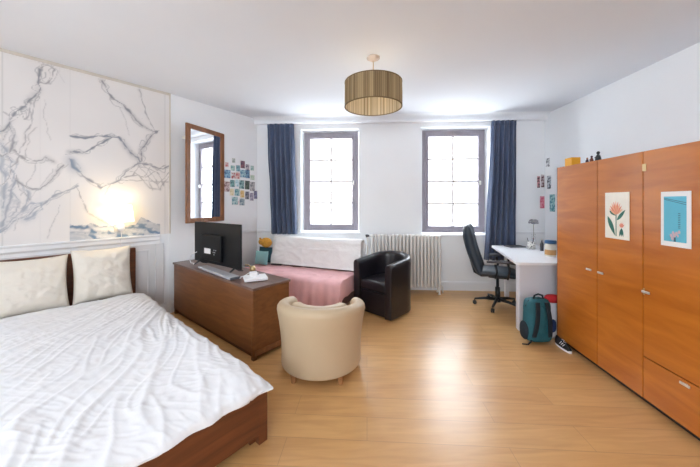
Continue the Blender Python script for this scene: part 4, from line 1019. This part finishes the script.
obj('pack_body', bm, M['teal_pack'], bp_, smooth=True)
for s in (-1, 1):
    obj('shoulder_strap', grid(NB(), 5, 20, lambda a, b, s=s: (s*(.045+.035*b)+(a-.5)*.038, -.088+.014*(b*2-1)**2-.012*math.sin(b*math.pi), .42-.34*b)), M['pack_dark'], bp_, smooth=True, solid=.012)
obj('back_pad', ball(NB(), (0, -.066, .24), (.045, .022, .15), 16, 10, .7), M['teal_pack'], bp_, smooth=True)
obj('top_handle', tube(NB(), [(-.05, -.02, .44), (-.04, -.02, .475), (0, -.02, .487), (.04, -.02, .475), (.05, -.02, .44)], .009, 8), M['pack_dark'], bp_, smooth=True)
obj('top_zip', tube(NB(), [(-.118, .0, .36), (-.10, -.02, .425), (0, -.03, .452), (.10, -.02, .425), (.118, .0, .36)], .005, 6), M['pack_dark'], bp_, smooth=True)
obj('side_pocket', ball(NB(), (-.122, .01, .12), (.028, .06, .09), 14, 10, .8), M['pack_dark'], bp_, smooth=True)
obj('strap_end', tube(NB(), [(-.10, -.075, .05), (-.15, -.09, .02), (-.19, -.06, .012)], [.008, .007, .006], 6), M['pack_dark'], bp_, smooth=True)
sb2 = thing('shopping_bag', 'white and red carrier bag squeezed between backpack and wardrobe', 'bag', (2.13, 3.045, 0), R(-3))
bm = NB(); rg = []
for j in range(14):
    t = j/13; z = .005+.37*t; rg.append([bm.verts.new(((.10-.02*t)*math.copysign(abs(math.cos(a))**.6, math.cos(a))+.006*nz(t*6, a), (.055-.012*t)*math.copysign(abs(math.sin(a))**.6, math.sin(a))+.005*nz(t*7, a*2, 3), z)) for a in [2*math.pi*k/28 for k in range(28)]])
for a, b in zip(rg, rg[1:]):
    for k in range(28): bm.faces.new([a[k], a[(k+1) % 28], b[(k+1) % 28], b[k]])
bm.faces.new(rg[0]); bm.faces.new(rg[-1]); obj('bag_body', bm, M['white_bag'], sb2, smooth=True)
obj('red_bundle', ball(NB(), (0, -.005, .395), (.085, .05, .045), 16, 10, .8), M['red'], sb2, smooth=True)
obj('blue_panel', ball(NB(), (-.04, -.045, .13), (.045, .018, .07), 14, 8, .7), M['blue_bag'], sb2, smooth=True)
# trainer: dark shoe with white stripes
shx = thing('trainer_shoe', 'black sneaker with white stripes beside the backpack at the wardrobe foot', 'shoe', (2.052, 2.80, 0), R(-92)); shx.scale = (.85, .68, .85)
bm = NB(); rg = []
for j in range(15):
    t = j/14; L0 = -.10+.22*t; wv = .036*(1-.25*abs(2*t-1)**3)+.006*math.sin(t*math.pi); hh = (.085-.045*t**1.2) if t < .98 else .03
    rg.append([bm.verts.new((L0, wv*math.cos(a)*(1 if math.sin(a) < .5 else .8), .022+max(0, hh*math.sin(a)))) for a in [math.pi*k/12 for k in range(13)]])
for a, b in zip(rg, rg[1:]):
    for k in range(12): bm.faces.new([a[k], a[k+1], b[k+1], b[k]])
    bm.faces.new([a[0], b[0], b[12], a[12]])
bm.faces.new(rg[0]); bm.faces.new(rg[-1]); obj('upper', bm, M['black'], shx, smooth=True)
obj('sole', prism(NB(), [(.125*math.copysign(abs(math.cos(a))**.8, math.cos(a))+.01, .043*math.sin(a)*(1+.1*math.cos(a))) for a in [2*math.pi*k/28 for k in range(28)]], 0, .024), M['white_plastic'], shx, bevel=.005)
for k in range(3):
    x = -.01+k*.026; obj('stripe', tube(NB(), [(x, -.036, .03), (x+.008, -.036, .055), (x+.016, -.018, .078-.006*k)], .0035, 6), M['white_plastic'], shx)
obj('laces', tube(NB(), [(.0, -.012, .098), (.015, .012, .092), (.03, -.012, .086), (.045, .012, .080), (.055, 0, .076)], .003, 6), M['white_bag'], shx)

# ------------------------------------------------------------ pale building seen faintly through the windows
bg = thing('building', 'pale building across the street, faint behind the window panes', 'building', (1, 17, -7))
obj('facade', bx(-14, 14, 0, 6, 0, 13.2), M['building'], bg)
bm = NB(); prism(bm, [(-.4, 13.2), (6.4, 13.2), (3, 15.6)], -14.3, 14.3, M4=Matrix(((0, 0, 1, 0), (1, 0, 0, 0), (0, 1, 0, 0), (0, 0, 0, 1)))); obj('roof', bm, M['building_roof'], bg)
for k in range(9):
    for z in (3.4, 6.3, 9.2):
        x = -12.4+k*3; obj('window', bx(x, x+1.1, -.06, 0, z, z+1.5), M['building_glass'], bg)

# ------------------------------------------------------------ light, camera, output
w = bpy.data.worlds.new('daylight'); bpy.context.scene.world = w; w.use_nodes = True
bgN = w.node_tree.nodes['Background']; bgN.inputs['Color'].default_value = (.87, .94, 1, 1); bgN.inputs['Strength'].default_value = 10
def portal(s0, s1, zb, zt, fn, off, flip):
    l = bpy.data.lights.new('window_portal', 'AREA'); l.shape = 'RECTANGLE'; l.size = s1-s0; l.size_y = zt-zb; l.cycles.is_portal = True
    o = bpy.data.objects.new('window_portal', l); C.objects.link(o); o['kind'] = 'helper'; fn(o, (s0+s1)/2, off, (zb+zt)/2)
    o.rotation_euler = (R(90) if not flip else R(-90), 0, o.rotation_euler[2]); return o
for a, b, c, d, _f in win: portal(a, b, c, d, lambda o, t, off, z: WB.root(o, t, off, z), REC+.10, True)
def rf(o, t, off, z): o.location = (AL.x+t, REAR-off, z)
portal(2.21, 4.39, 1.01, 2.29, rf, .3, False)
def lf(o, t, off, z): o.location = (AL.x-off, REAR+t, z); o.rotation_euler = (0, 0, R(90))
portal(1.11, 2.39, 1.01, 2.29, lf, .22, True)
cam = bpy.data.cameras.new('camera'); co_ = bpy.data.objects.new('camera', cam); C.objects.link(co_)
co_.location = (0, 0, CZ); co_.rotation_euler = (R(90), 0, 0); cam.sensor_width = 36; cam.lens = F/700*36; cam.shift_y = -(233.5-203)/700; cam.clip_start = .02
S = bpy.context.scene; S.camera = co_
S.view_settings.view_transform = 'Standard'; S.view_settings.look = 'None'; S.view_settings.gamma = 1; S.view_settings.exposure = 0.86
S.view_settings.use_curve_mapping = False
S.cycles.use_denoising = True; S.cycles.max_bounces = 12; S.cycles.diffuse_bounces = 8; S.cycles.transparent_max_bounces = 16; S.cycles.sample_clamp_indirect = 6
